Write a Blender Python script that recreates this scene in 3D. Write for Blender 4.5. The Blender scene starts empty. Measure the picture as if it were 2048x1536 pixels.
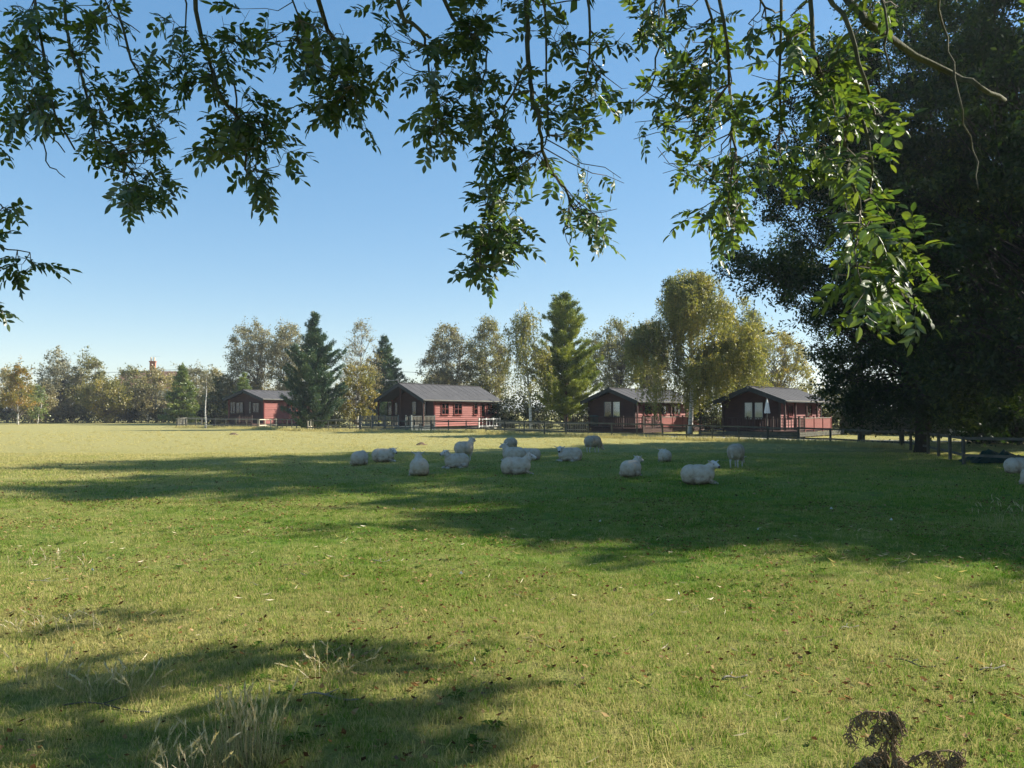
import bpy, bmesh, math, random
import numpy as np
from mathutils import Vector, Matrix
random.seed(7); RNG = np.random.default_rng(11)
S = bpy.context.scene; C = S.collection
R = math.radians

# ---------------------------------------------------------------- camera
F = 1600.0; HY = 822.0; CH = 1.9                      # focal length and horizon in photo pixels, eye height
PITCH = math.atan((HY-768)/F)
cam = bpy.data.cameras.new('camera'); camo = bpy.data.objects.new('camera', cam); C.objects.link(camo)
camo.location = (0, 0, CH); camo.rotation_euler = (R(90)+PITCH, 0, 0)
cam.sensor_width = 36; cam.lens = 36*F/2048; cam.clip_end = 6000; cam.clip_start = .05
S.camera = camo
# ---------------------------------------------------------------- light
SUN_EL = R(32); SUN_AZ = R(15)                        # azimuth measured from +X towards +Y
sdir = Vector((math.cos(SUN_EL)*math.cos(SUN_AZ), math.cos(SUN_EL)*math.sin(SUN_AZ), math.sin(SUN_EL)))
w = bpy.data.worlds.new('World'); S.world = w; w.use_nodes = True
wn = w.node_tree.nodes; wl = w.node_tree.links
sky = wn.new('ShaderNodeTexSky'); sky.sky_type = 'NISHITA'; sky.sun_disc = False
sky.sun_elevation = SUN_EL; sky.sun_rotation = R(90)-SUN_AZ
sky.air_density = 0.85; sky.dust_density = 0.2; sky.ozone_density = 1.2; sky.altitude = 0
wn['Background'].inputs[1].default_value = 0.15
gm = wn.new('ShaderNodeGamma'); gm.inputs[1].default_value = .5
wl.new(sky.outputs[0], gm.inputs[0]); hs = wn.new('ShaderNodeHueSaturation'); hs.inputs['Saturation'].default_value = 1.85
wl.new(gm.outputs[0], hs.inputs['Color']); wl.new(hs.outputs[0], wn['Background'].inputs[0])
sl = bpy.data.lights.new('sun', 'SUN'); sl.energy = 4.6; sl.angle = R(0.53); sl.color = (1, .93, .80)
so = bpy.data.objects.new('sun', sl); C.objects.link(so)
so.rotation_euler = (-sdir).to_track_quat('-Z', 'Y').to_euler(); so.location = (30, 0, 30)
S.view_settings.view_transform = 'Standard'; S.view_settings.look = 'None'
S.view_settings.exposure = 1.38; S.view_settings.gamma = 1
S.render.engine = 'CYCLES'
S.cycles.max_bounces = 6; S.cycles.transparent_max_bounces = 8

# ---------------------------------------------------------------- helpers
cp, sp_ = math.cos(PITCH), math.sin(PITCH)
def ray(x, y):
    a = (x-1024)/F; b = (768-y)/F
    return Vector((a, cp-b*sp_, sp_+b*cp))
def at(x, y, d):
    r = ray(x, y); k = d/r.y
    return Vector((r.x*k, d, CH+r.z*k))
def G(x, y):
    r = ray(x, y); k = -CH/r.z
    return Vector((r.x*k, r.y*k, 0))
def px(p):
    x, y, z = p[0], p[1], p[2]-CH
    f = y*cp+z*sp_; u = -y*sp_+z*cp
    return (1024+F*x/f, 768-F*u/f) if f > .1 else (-9999, -9999)
def hgt(x, y):
    k = np.clip((48-y)/20, 0, 1)
    return k*(.028*np.sin(x*.9+y*.35)+.022*np.sin(y*1.3-x*.5+1)+.012*np.sin(x*2.7+y*2.1)+.010*np.sin(y*3.7-x*1.9))

def tag(o, label=None, cat=None, group=None, kind=None):
    if label: o['label'] = label
    if cat: o['category'] = cat
    if group: o['group'] = group
    if kind: o['kind'] = kind
    return o
def empty(name, loc=(0, 0, 0), rz=0, label=None, cat=None, group=None):
    o = bpy.data.objects.new(name, None); C.objects.link(o); o.location = loc; o.rotation_euler = (0, 0, rz)
    o.empty_display_size = .2
    return tag(o, label, cat, group)
def link(name, me, parent=None, mat=None):
    o = bpy.data.objects.new(name, me); C.objects.link(o)
    if parent is not None: o.parent = parent
    if mat is not None and not me.materials: me.materials.append(mat)
    return o

class MB:                                            # mesh builder on plain lists and numpy blocks
    def __init__(s): s.v = []; s.f = []; s.blocks = []
    def add(s, vs, fs):
        n = len(s.v); s.v += [tuple(q) for q in vs]; s.f += [tuple(i+n for i in q) for q in fs]; return s
    def box(s, x0, x1, y0, y1, z0, z1):
        return s.add([(x0,y0,z0),(x1,y0,z0),(x1,y1,z0),(x0,y1,z0),(x0,y0,z1),(x1,y0,z1),(x1,y1,z1),(x0,y1,z1)],
                     [(0,3,2,1),(4,5,6,7),(0,1,5,4),(1,2,6,5),(2,3,7,6),(3,0,4,7)])
    def bar(s, a, b, w, h):
        a = Vector(a); b = Vector(b); d = (b-a).normalized()
        up = Vector((0,0,1)) if abs(d.z) < .95 else Vector((0,1,0))
        r = d.cross(up).normalized()*w/2; u = r.cross(d).normalized()*h/2
        vs = [p+i*r+j*u for p in (a, b) for i, j in ((-1,-1),(1,-1),(1,1),(-1,1))]
        return s.add(vs, [(0,1,2,3),(7,6,5,4),(0,4,5,1),(1,5,6,2),(2,6,7,3),(3,7,4,0)])
    def tube(s, pts, rad, n=6):
        pts = [Vector(p) for p in pts]; m = len(pts)
        if not hasattr(rad, '__len__'): rad = [rad]*m
        b = len(s.v); prev = None
        for i, p in enumerate(pts):
            d = (pts[min(i+1, m-1)]-pts[max(i-1, 0)])
            d = d.normalized() if d.length > 1e-9 else Vector((0,0,1))
            if prev is None:
                r = d.cross(Vector((.31,.77,.2))).normalized()
            else:
                r = (prev-d*prev.dot(d))
                r = r.normalized() if r.length > 1e-6 else d.orthogonal().normalized()
            prev = r; q = d.cross(r)
            for k in range(n):
                a = 2*math.pi*k/n; s.v.append(tuple(p+(r*math.cos(a)+q*math.sin(a))*rad[i]))
        for i in range(m-1):
            for k in range(n):
                k2 = (k+1) % n
                s.f.append((b+i*n+k, b+i*n+k2, b+(i+1)*n+k2, b+(i+1)*n+k))
        s.f.append(tuple(b+k for k in range(n))[::-1]); s.f.append(tuple(b+(m-1)*n+k for k in range(n)))
        return s
    def mesh(s, name, mat, smooth=False):
        me = bpy.data.meshes.new(name); me.from_pydata(s.v, [], s.f)
        if mat is not None: me.materials.append(mat)
        if smooth: me.polygons.foreach_set('use_smooth', [True]*len(me.polygons))
        me.update(); return me
    def build(s, name, mat, parent=None, smooth=False):
        return link(name, s.mesh(name, mat, smooth), parent)

def np_mesh(name, V, Fq, mat, smooth=False):         # V (n,3), Fq (m,k)
    me = bpy.data.meshes.new(name); k = Fq.shape[1]
    me.vertices.add(len(V)); me.vertices.foreach_set('co', np.ascontiguousarray(V, dtype=np.float32).ravel())
    me.loops.add(Fq.size); me.loops.foreach_set('vertex_index', np.ascontiguousarray(Fq, dtype=np.int32).ravel())
    me.polygons.add(len(Fq)); me.polygons.foreach_set('loop_start', np.arange(0, Fq.size, k, dtype=np.int32))
    if smooth: me.polygons.foreach_set('use_smooth', np.ones(len(Fq), dtype=bool))
    if mat is not None: me.materials.append(mat)
    me.update(calc_edges=True); return me

def leaves_geo(P, L, W, hang=0.0, rng=RNG, up=None):
    """diamond leaves, centres P (n,3); hang 0 random .. 1 hanging straight down"""
    n = len(P)
    a = rng.normal(size=(n, 3)); a /= np.linalg.norm(a, axis=1, keepdims=True)
    tgt = np.array([0, 0, -1.0]) if up is None else up
    a = a*(1-hang)+tgt*hang; a /= np.linalg.norm(a, axis=1, keepdims=True)+1e-9
    b = np.cross(a, rng.normal(size=(n, 3))); b /= np.linalg.norm(b, axis=1, keepdims=True)+1e-9
    s = rng.uniform(.65, 1.35, (n, 1))
    c = np.cross(a, b)
    V = np.stack([P-a*L*s*.5, P-b*W*s*.5+c*W*.15, P+a*L*s*.5, P+b*W*s*.5+c*W*.15], 1).reshape(-1, 3)
    return V, np.arange(4*n).reshape(-1, 4)

# ---------------------------------------------------------------- materials
def nmat(name):
    m = bpy.data.materials.new(name); m.use_nodes = True
    nt = m.node_tree; b = nt.nodes['Principled BSDF']; return m, nt, b
def ramp(nt, cols):
    r = nt.nodes.new('ShaderNodeValToRGB'); e = r.color_ramp.elements
    while len(e) < len(cols): e.new(.5)
    for i, (p, c) in enumerate(cols): e[i].position = p; e[i].color = (*c, 1)
    return r
def noise(nt, scale, detail=4, vec=None, rough=.6):
    n = nt.nodes.new('ShaderNodeTexNoise'); n.inputs['Scale'].default_value = scale
    n.inputs['Detail'].default_value = detail; n.inputs['Roughness'].default_value = rough
    if vec is not None: nt.links.new(vec, n.inputs['Vector'])
    return n
def objco(nt, scale=(1, 1, 1), geo=False):
    if geo:
        t = nt.nodes.new('ShaderNodeNewGeometry'); o = t.outputs['Position']
    else:
        t = nt.nodes.new('ShaderNodeTexCoord'); o = t.outputs['Object']
    m = nt.nodes.new('ShaderNodeMapping'); m.inputs['Scale'].default_value = scale
    nt.links.new(o, m.inputs[0]); return m.outputs[0]
def plain(name, c0, c1, scale=3, rough=.8, stretch=(1, 1, 1), bump=.0, spec=.3, bscale=None):
    m, nt, b = nmat(name); v = objco(nt, stretch)
    n = noise(nt, scale, 5, v); r = ramp(nt, [(.3, c0), (.7, c1)])
    nt.links.new(n.outputs[0], r.inputs[0]); nt.links.new(r.outputs[0], b.inputs['Base Color'])
    b.inputs['Roughness'].default_value = rough; b.inputs['Specular IOR Level'].default_value = spec
    if bump:
        n2 = noise(nt, bscale or scale*4, 4, v); bp = nt.nodes.new('ShaderNodeBump'); bp.inputs['Strength'].default_value = bump
        bp.inputs['Distance'].default_value = .02
        nt.links.new(n2.outputs[0], bp.inputs['Height']); nt.links.new(bp.outputs[0], b.inputs['Normal'])
    return m
def leafmat(name, cols, trans=.4, gloss=.06, clump=0.0, tcol=None):
    m, nt, b = nmat(name); nt.nodes.remove(b); out = nt.nodes['Material Output']
    g = nt.nodes.new('ShaderNodeNewGeometry')
    r = ramp(nt, [((i+.5)/len(cols) if len(cols) > 1 else 0, c) for i, c in enumerate(cols)])
    if clump:
        n = noise(nt, clump, 2, objco(nt, geo=True)); mx = nt.nodes.new('ShaderNodeMath'); mx.operation = 'MULTIPLY_ADD'
        mx.inputs[1].default_value = .4; nt.links.new(g.outputs['Random Per Island'], mx.inputs[0])
        mm = nt.nodes.new('ShaderNodeMapRange'); mm.inputs[1].default_value = .3; mm.inputs[2].default_value = .7
        mm.inputs[3].default_value = 0; mm.inputs[4].default_value = .6
        nt.links.new(n.outputs[0], mm.inputs[0]); nt.links.new(mm.outputs[0], mx.inputs[2]); nt.links.new(mx.outputs[0], r.inputs[0])
    else: nt.links.new(g.outputs['Random Per Island'], r.inputs[0])
    d = nt.nodes.new('ShaderNodeBsdfDiffuse'); t = nt.nodes.new('ShaderNodeBsdfTranslucent'); gl = nt.nodes.new('ShaderNodeBsdfGlossy')
    gl.inputs['Roughness'].default_value = .45
    tm = nt.nodes.new('ShaderNodeMix'); tm.data_type = 'RGBA'; tm.blend_type = 'MULTIPLY'; tm.inputs[0].default_value = 1
    tm.inputs['B'].default_value = (*(tcol or (1.6, 1.5, .7)), 1)
    nt.links.new(r.outputs[0], tm.inputs['A']); nt.links.new(tm.outputs['Result'], t.inputs[0])
    nt.links.new(r.outputs[0], d.inputs[0])
    m1 = nt.nodes.new('ShaderNodeMixShader'); m1.inputs[0].default_value = trans
    nt.links.new(d.outputs[0], m1.inputs[1]); nt.links.new(t.outputs[0], m1.inputs[2])
    m2 = nt.nodes.new('ShaderNodeMixShader'); m2.inputs[0].default_value = gloss
    nt.links.new(m1.outputs[0], m2.inputs[1]); nt.links.new(gl.outputs[0], m2.inputs[2])
    nt.links.new(m2.outputs[0], out.inputs[0]); return m

def field_color(nt, fine=True):
    """colour of the pasture as a function of the place: green, straw and bare earth patches, drier towards the far fence"""
    pos = objco(nt, geo=True)
    sx = nt.nodes.new('ShaderNodeSeparateXYZ'); nt.links.new(pos, sx.inputs[0])
    n1 = noise(nt, .35, 5, pos, .65); n2 = noise(nt, 2.6, 6, pos, .7)
    far = nt.nodes.new('ShaderNodeMapRange'); far.inputs[1].default_value = 16; far.inputs[2].default_value = 50
    far.inputs[3].default_value = 0; far.inputs[4].default_value = .50
    nt.links.new(sx.outputs['Y'], far.inputs[0])
    lft = nt.nodes.new('ShaderNodeMapRange'); lft.inputs[1].default_value = 5; lft.inputs[2].default_value = -16
    lft.inputs[3].default_value = -.12; lft.inputs[4].default_value = .16
    nt.links.new(sx.outputs['X'], lft.inputs[0])
    nr = nt.nodes.new('ShaderNodeMapRange'); nr.inputs[1].default_value = 10.5; nr.inputs[2].default_value = 6.5   # trodden, drier strip nearest the trees
    nr.inputs[3].default_value = 0; nr.inputs[4].default_value = .22
    nt.links.new(sx.outputs['Y'], nr.inputs[0])
    def add(a, b, op='ADD'):
        q = nt.nodes.new('ShaderNodeMath'); q.operation = op
        for i, s in enumerate((a, b)):
            if isinstance(s, (int, float)): q.inputs[i].default_value = s
            else: nt.links.new(s, q.inputs[i])
        return q.outputs[0]
    k = add(add(n1.outputs[0], .85, 'MULTIPLY'), add(n2.outputs[0], .65, 'MULTIPLY'))
    k = add(add(add(k, far.outputs[0]), lft.outputs[0]), nr.outputs[0])
    k = add(k, -.25)
    return k, pos, add
def ground_mat():
    m, nt, b = nmat('pasture'); k, pos, add = field_color(nt)
    n3 = noise(nt, 38, 3, pos, .7); k = add(k, add(add(n3.outputs[0], -.5), .55, 'MULTIPLY'))
    r = ramp(nt, [(.12, (.038, .095, .008)), (.34, (.080, .160, .016)), (.52, (.155, .200, .036)), (.74, (.255, .250, .078)), (1.0, (.33, .30, .115))])
    nt.links.new(k, r.inputs[0])
    n4 = noise(nt, 5.5, 5, pos, .75); mr = nt.nodes.new('ShaderNodeMapRange'); mr.inputs[1].default_value = .52; mr.inputs[2].default_value = .62
    nt.links.new(n4.outputs[0], mr.inputs[0])
    mx = nt.nodes.new('ShaderNodeMix'); mx.data_type = 'RGBA'; nt.links.new(r.outputs[0], mx.inputs['A'])
    mx.inputs['B'].default_value = (.085, .065, .035, 1)
    ml = nt.nodes.new('ShaderNodeMath'); ml.operation = 'MULTIPLY'; ml.inputs[1].default_value = .55
    nt.links.new(mr.outputs[0], ml.inputs[0]); nt.links.new(ml.outputs[0], mx.inputs[0])
    nt.links.new(mx.outputs['Result'], b.inputs['Base Color']); b.inputs['Roughness'].default_value = .95
    b.inputs['Specular IOR Level'].default_value = .1
    hs = add(add(noise(nt, 60, 3, pos, .8).outputs[0], .5, 'MULTIPLY'), noise(nt, 9, 4, pos, .7).outputs[0])
    bp = nt.nodes.new('ShaderNodeBump'); bp.inputs['Strength'].default_value = .9; bp.inputs['Distance'].default_value = .06
    nt.links.new(hs, bp.inputs['Height']); nt.links.new(bp.outputs[0], b.inputs['Normal'])
    return m
def blade_mat(name, dry=0.0):
    m, nt, b = nmat(name); nt.nodes.remove(b); out = nt.nodes['Material Output']
    k, pos, add = field_color(nt)
    g = nt.nodes.new('ShaderNodeNewGeometry')
    k = add(k, add(add(g.outputs['Random Per Island'], -.5), .62, 'MULTIPLY')); k = add(k, dry)
    r = ramp(nt, [(.10, (.055, .150, .008)), (.34, (.112, .238, .018)), (.52, (.222, .295, .050)), (.74, (.38, .35, .125)), (1.0, (.50, .44, .18))])
    nt.links.new(k, r.inputs[0])
    d = nt.nodes.new('ShaderNodeBsdfDiffuse'); t = nt.nodes.new('ShaderNodeBsdfTranslucent')
    nt.links.new(r.outputs[0], d.inputs[0]); nt.links.new(r.outputs[0], t.inputs[0])
    m1 = nt.nodes.new('ShaderNodeMixShader'); m1.inputs[0].default_value = .4
    nt.links.new(d.outputs[0], m1.inputs[1]); nt.links.new(t.outputs[0], m1.inputs[2]); nt.links.new(m1.outputs[0], out.inputs[0])
    return m
def birch_bark():
    m, nt, b = nmat('birch_bark'); v = objco(nt, (1, 1, 6)); n = noise(nt, 2.2, 5, v)
    r = ramp(nt, [(.36, (.05, .045, .04)), (.46, (.50, .48, .44)), (.7, (.66, .64, .60))])
    nt.links.new(n.outputs[0], r.inputs[0]); nt.links.new(r.outputs[0], b.inputs['Base Color']); b.inputs['Roughness'].default_value = .8; return m

M = dict(
 ground=ground_mat(), blade=blade_mat('grass_blade'), dryblade=blade_mat('dry_grass_blade', .34), seed=leafmat('seed_head', [(.42,.36,.22),(.60,.54,.38)], .3),
 red=plain('red_stain', (.19,.062,.054), (.25,.084,.070), 1.2, .75, (1,1,4), .15),
 redtrim=plain('red_trim', (.13,.028,.024), (.17,.038,.03), 3, .6),
 brown=plain('brown_stain_gable_shade', (.045,.022,.017), (.07,.032,.024), 1.5, .7, (1,1,4), .15),  # brown stain of decks and posts; on gables it paints in their shade
 browntrim=plain('brown_trim', (.03,.018,.014), (.05,.028,.02), 4, .6),
 felt=plain('roofing_felt', (.056,.056,.060), (.080,.079,.083), 1.1, .95, (1,1,1), .3, .2, 30),
 barge=plain('barge_board', (.018,.024,.026), (.03,.036,.038), 4, .6),
 grey=plain('weathered_wood', (.16,.145,.115), (.30,.28,.23), 2.5, .9, (1,1,1), .3),
 darkwood=plain('dark_wood', (.055,.055,.042), (.12,.115,.09), 2.5, .9, (1,1,1), .3),  # darker wood tone for fences, skirts and sticks
 palewood=plain('pale_sunlit_wood', (.40,.36,.27), (.52,.47,.36), 3, .85),  # paler wood; on the lit fence runs the sunlight is in its colour
 deckwood=plain('blue_grey_deck_wood', (.07,.085,.085), (.12,.135,.13), 3, .8),
 white=plain('white_paint', (.62,.62,.60), (.75,.75,.72), 4, .5),
 cloth=plain('white_cloth', (.70,.72,.75), (.82,.83,.85), 8, .9),
 curtain=plain('net_curtain', (.55,.62,.66), (.75,.80,.82), 9, .9, (1,1,.1)),
 bark=plain('grey_bark', (.055,.045,.035), (.13,.11,.085), 6, .95, (1,1,.4), .5), twig=plain('twig_bark', (.075,.062,.05), (.15,.125,.10), 8, .9),
 palebark=plain('pale_grey_bark', (.16,.14,.11), (.28,.25,.2), 5, .95, (1,1,.3), .5), pinebark=plain('orange_brown_pine_bark', (.12,.07,.045), (.22,.14,.09), 5, .95, (1,1,.4), .4),
 ashbark=plain('mossy_ash_bark', (.04,.042,.024), (.10,.10,.06), 22, .95, (1,1,.5), .5), birch=birch_bark(),
 bin=plain('dark_green_plastic', (.010,.045,.035), (.015,.06,.045), 3, .5), tarp=plain('teal_tarpaulin', (.002,.028,.024), (.004,.045,.038), 3, .5, bump=.3),
 metal=plain('grey_metal', (.25,.26,.27), (.38,.39,.4), 5, .45), brick=plain('red_brick', (.33,.12,.07), (.42,.17,.10), 20, .9), pot=plain('buff_clay_pot', (.62,.50,.34), (.7,.58,.42), 10, .8),
 tile=plain('brown_roof_tile', (.12,.07,.05), (.18,.10,.07), 8, .9), render=plain('cream_render', (.5,.45,.36), (.58,.53,.43), 3, .9), yellow=plain('yellow_plastic', (.6,.45,.02), (.65,.5,.03), 5, .5),
 soil=plain('bare_soil', (.09,.06,.038), (.16,.11,.07), 18, 1, bump=.6), gravel=plain('pale_gravel', (.30,.28,.23), (.42,.39,.32), 30, .95, bump=.4),
 litter=leafmat('dead_leaf', [(.045,.024,.010),(.09,.048,.018),(.17,.095,.035),(.30,.21,.10)], .1, .0, tcol=(1.2,1,.8)), deadweed=plain('dead_brown_weed', (.12,.080,.045), (.26,.185,.11), 40, .95),
 weedleaf=leafmat('weed_leaf', [(.04,.085,.015),(.07,.13,.02),(.10,.15,.03)], .3, .0),
 straw=leafmat('straw', [(.30,.24,.13),(.42,.35,.20),(.52,.45,.28)], .25), feather=plain('white_feather', (.6,.6,.6), (.75,.75,.75), 20, .8),
 dkbark=plain('dark_bark', (.018,.017,.013), (.035,.032,.024), 6, .95, (1,1,.4), .4),  # darker bark tone for the big trees at the right
 ash=leafmat('ash_leaf', [(.024,.058,.026),(.036,.078,.030),(.050,.100,.032),(.078,.125,.034)], .45, .08, tcol=(2.3,1.9,.5)),
 fine=leafmat('fine_dark_leaf', [(.007,.019,.005),(.011,.028,.007),(.020,.042,.009),(.055,.078,.016)], .34, .02, .5, tcol=(1.8,1.8,.5)),
 gold=leafmat('golden_birch_leaf', [(.115,.130,.030),(.175,.170,.042),(.24,.21,.055),(.32,.24,.06)], .42, .05, .45),
 weep=leafmat('weeping_birch_leaf', [(.080,.105,.035),(.145,.165,.048),(.225,.225,.06),(.32,.27,.075)], .42, .05, .45),
 orange=leafmat('orange_green_birch_leaf', [(.130,.143,.026),(.221,.176,.026),(.351,.195,.026)], .42, .05, .6),
 olive=leafmat('olive_autumn_leaf', [(.095,.110,.045),(.150,.160,.065),(.215,.205,.085),(.27,.235,.10)], .38, .05, .4),
 brownl=leafmat('brown_autumn_leaf', [(.155,.150,.075),(.235,.210,.105),(.30,.255,.13),(.26,.265,.10)], .35, .05, .4),
 greybr=leafmat('grey_brown_leaf', [(.135,.135,.085),(.205,.195,.120),(.27,.25,.15)], .35, .05, .4),
 pine=leafmat('dark_pine_needle', [(.024,.057,.035),(.038,.084,.046),(.061,.115,.049),(.115,.155,.054)], .12, .05, .6),
 scots=leafmat('yellow_green_pine_needle', [(.07,.105,.028),(.15,.200,.040),(.26,.30,.055),(.36,.38,.065)], .18, .04, .6),
 larch=leafmat('light_green_conifer_needle', [(.072,.112,.040),(.136,.192,.048),(.224,.248,.064)], .25, .05, .6),
 hedge=leafmat('dark_hedge_leaf', [(.025,.036,.017),(.042,.056,.022),(.077,.084,.035)], .25, .04, .5),
)
def glass():
    m, nt, b = nmat('window_glass'); nt.nodes.remove(b); t = nt.nodes.new('ShaderNodeBsdfTransparent'); t.inputs[0].default_value = (.75,.8,.8,1)
    g = nt.nodes.new('ShaderNodeBsdfGlossy'); g.inputs['Roughness'].default_value = .03; g.inputs[0].default_value = (.9,.9,.9,1)
    fr = nt.nodes.new('ShaderNodeFresnel'); fr.inputs[0].default_value = 1.85
    x = nt.nodes.new('ShaderNodeMixShader'); nt.links.new(fr.outputs[0], x.inputs[0]); nt.links.new(t.outputs[0], x.inputs[1]); nt.links.new(g.outputs[0], x.inputs[2])
    nt.links.new(x.outputs[0], nt.nodes['Material Output'].inputs[0]); return m
M['glass'] = glass()
def wool():
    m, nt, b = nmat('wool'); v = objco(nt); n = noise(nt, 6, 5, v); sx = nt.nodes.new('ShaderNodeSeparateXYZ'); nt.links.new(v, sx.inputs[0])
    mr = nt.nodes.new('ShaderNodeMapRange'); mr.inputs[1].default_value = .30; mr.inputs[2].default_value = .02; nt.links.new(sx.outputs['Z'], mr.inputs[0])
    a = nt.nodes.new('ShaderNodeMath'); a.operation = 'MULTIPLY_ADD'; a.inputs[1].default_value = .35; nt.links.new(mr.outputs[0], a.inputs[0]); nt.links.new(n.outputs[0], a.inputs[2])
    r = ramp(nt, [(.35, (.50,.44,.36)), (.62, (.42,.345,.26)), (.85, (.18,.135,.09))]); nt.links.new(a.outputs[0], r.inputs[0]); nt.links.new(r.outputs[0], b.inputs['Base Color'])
    b.inputs['Roughness'].default_value = 1; b.inputs['Specular IOR Level'].default_value = .05
    n2 = noise(nt, 45, 4, v); bp = nt.nodes.new('ShaderNodeBump'); bp.inputs['Strength'].default_value = .7; bp.inputs['Distance'].default_value = .02
    nt.links.new(n2.outputs[0], bp.inputs['Height']); nt.links.new(bp.outputs[0], b.inputs['Normal']); return m
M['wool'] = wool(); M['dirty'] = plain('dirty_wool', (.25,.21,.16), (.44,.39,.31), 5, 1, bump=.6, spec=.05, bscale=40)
M['face'] = plain('sheep_face', (.44,.40,.37), (.52,.48,.44), 8, .8); M['nose'] = plain('sheep_nose', (.03,.028,.035), (.06,.05,.055), 9, .5)

# ================================================================ GROUND
def axis(vals): return np.unique(np.round(np.concatenate(vals), 4))
xs = axis([np.linspace(-14, 14, 181), np.linspace(-60, 60, 61), np.linspace(-500, 500, 21), np.linspace(-3000, 3000, 13)])
ys = axis([np.linspace(-8, 24, 211), np.linspace(24, 60, 60), np.linspace(60, 300, 13), np.linspace(-3000, -8, 12), np.linspace(300, 4500, 12)])
XX, YY = np.meshgrid(xs, ys); ZZ = hgt(XX, YY)*((np.abs(XX) < 60) & (YY > -8))
V = np.stack([XX, YY, ZZ], -1).reshape(-1, 3); nx, ny = len(xs), len(ys)
ii, jj = np.meshgrid(np.arange(nx-1), np.arange(ny-1)); b0 = (jj*nx+ii).ravel()
tag(link('ground', np_mesh('ground', V, np.stack([b0, b0+1, b0+nx+1, b0+nx], 1), M['ground'], True)), 'grazed pasture, green near and straw coloured by the far fence', kind='structure')
def strip(name, pts, wd, z, mat, label):
    mb = MB(); n = len(pts)
    for i, p in enumerate(pts):
        d = (Vector(pts[min(i+1, n-1)])-Vector(pts[max(i-1, 0)])).normalized(); r = Vector((d.y, -d.x, 0))*wd/2
        mb.v += [(p[0]-r.x, p[1]-r.y, z), (p[0]+r.x, p[1]+r.y, z)]
        if i: k = 2*i; mb.f.append((k-2, k-1, k+1, k))
    tag(mb.build(name, mat), label, kind='structure')
strip('path', [(4, 66, 0), (9, 61.5, 0), (14, 58, 0), (19, 54, 0), (28, 50, 0), (40, 49, 0)], 1.6, .006, M['gravel'], 'pale gravel path between the fence and the chalets')

# ---------------------------------------------------------------- grass
def tuft(seed, n, rad, h0, h1, wid, lean=.6):
    r = np.random.default_rng(seed); V = []; Fq = []
    for i in range(n):
        a = r.uniform(0, 6.28); q = rad*math.sqrt(r.uniform()); x, y = q*math.cos(a), q*math.sin(a)
        h = r.uniform(h0, h1); t = r.uniform(0, 6.28); l = h*r.uniform(.1, lean); dx, dy = l*math.cos(t), l*math.sin(t)
        o = r.uniform(0, 6.28); wx, wy = wid*math.cos(o)/2, wid*math.sin(o)/2; b = len(V)
        V += [(x-wx, y-wy, -.01), (x+wx, y+wy, -.01), (x+dx*.4+wx*.8, y+dy*.4+wy*.8, h*.6), (x+dx*.4-wx*.8, y+dy*.4-wy*.8, h*.6), (x+dx, y+dy, h*r.uniform(.8, 1))]
        Fq += [(b, b+1, b+2, b+3), (b+3, b+2, b+4)]
    me = bpy.data.meshes.new('tuft'); me.from_pydata(V, [], Fq); return me
def scatter(name, P, scl, tilt, protos, label, kind='stuff', cat=None):
    n = len(P); me = bpy.data.meshes.new(name); me.vertices.add(n); me.vertices.foreach_set('co', np.ascontiguousarray(P, dtype=np.float32).ravel())
    rot = np.stack([RNG.uniform(-tilt, tilt, n), RNG.uniform(-tilt, tilt, n), RNG.uniform(0, 6.283, n)], 1).astype(np.float32)
    a = me.attributes.new('rot', 'FLOAT_VECTOR', 'POINT'); a.data.foreach_set('vector', rot.ravel())
    a = me.attributes.new('scl', 'FLOAT', 'POINT'); a.data.foreach_set('value', np.asarray(scl, dtype=np.float32))
    a = me.attributes.new('idx', 'INT', 'POINT'); a.data.foreach_set('value', RNG.integers(0, len(protos), n).astype(np.int32))
    o = link(name, me); tag(o, label, cat, kind=kind)
    ng = bpy.data.node_groups.new(name+'_nodes', 'GeometryNodeTree')
    ng.interface.new_socket('Geometry', in_out='INPUT', socket_type='NodeSocketGeometry'); ng.interface.new_socket('Geometry', in_out='OUTPUT', socket_type='NodeSocketGeometry')
    N = ng.nodes; L = ng.links; gi = N.new('NodeGroupInput'); go = N.new('NodeGroupOutput')
    j = N.new('GeometryNodeJoinGeometry')
    for p in protos:
        oi = N.new('GeometryNodeObjectInfo'); oi.inputs['Object'].default_value = p; oi.inputs['As Instance'].default_value = True
        L.new(oi.outputs['Geometry'], j.inputs[0])
    ip = N.new('GeometryNodeInstanceOnPoints'); ip.inputs['Pick Instance'].default_value = True
    def na(nm, t):
        q = N.new('GeometryNodeInputNamedAttribute'); q.data_type = t; q.inputs['Name'].default_value = nm; return q.outputs['Attribute']
    e = N.new('FunctionNodeEulerToRotation'); L.new(na('rot', 'FLOAT_VECTOR'), e.inputs[0])
    L.new(gi.outputs[0], ip.inputs['Points']); L.new(j.outputs[0], ip.inputs['Instance']); L.new(na('idx', 'INT'), ip.inputs['Instance Index'])
    L.new(e.outputs[0], ip.inputs['Rotation']); L.new(na('scl', 'FLOAT'), ip.inputs['Scale']); L.new(ip.outputs[0], go.inputs[0])
    md = o.modifiers.new('scatter', 'NODES'); md.node_group = ng; return o
def proto(name, me, mat):
    me.materials.append(mat); return bpy.data.objects.new(name, me)
def wedge(n, d0, d1, k=.78, x0=.6):
    d = np.sqrt(RNG.uniform(0, 1, n)*(d1*d1-d0*d0)+d0*d0); x = RNG.uniform(-1, 1, n)*(k*d+x0)
    return np.stack([x, d, hgt(x, d)], 1)
short = [proto('grass_tuft', tuft(i, 40, .10, .012, .042, .0036, 1.2), M['blade']) for i in range(6)]
dry = [proto('dry_tuft', tuft(30+i, 22, .10, .015, .055, .0032, 1.8), M['dryblade']) for i in range(3)]
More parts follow.
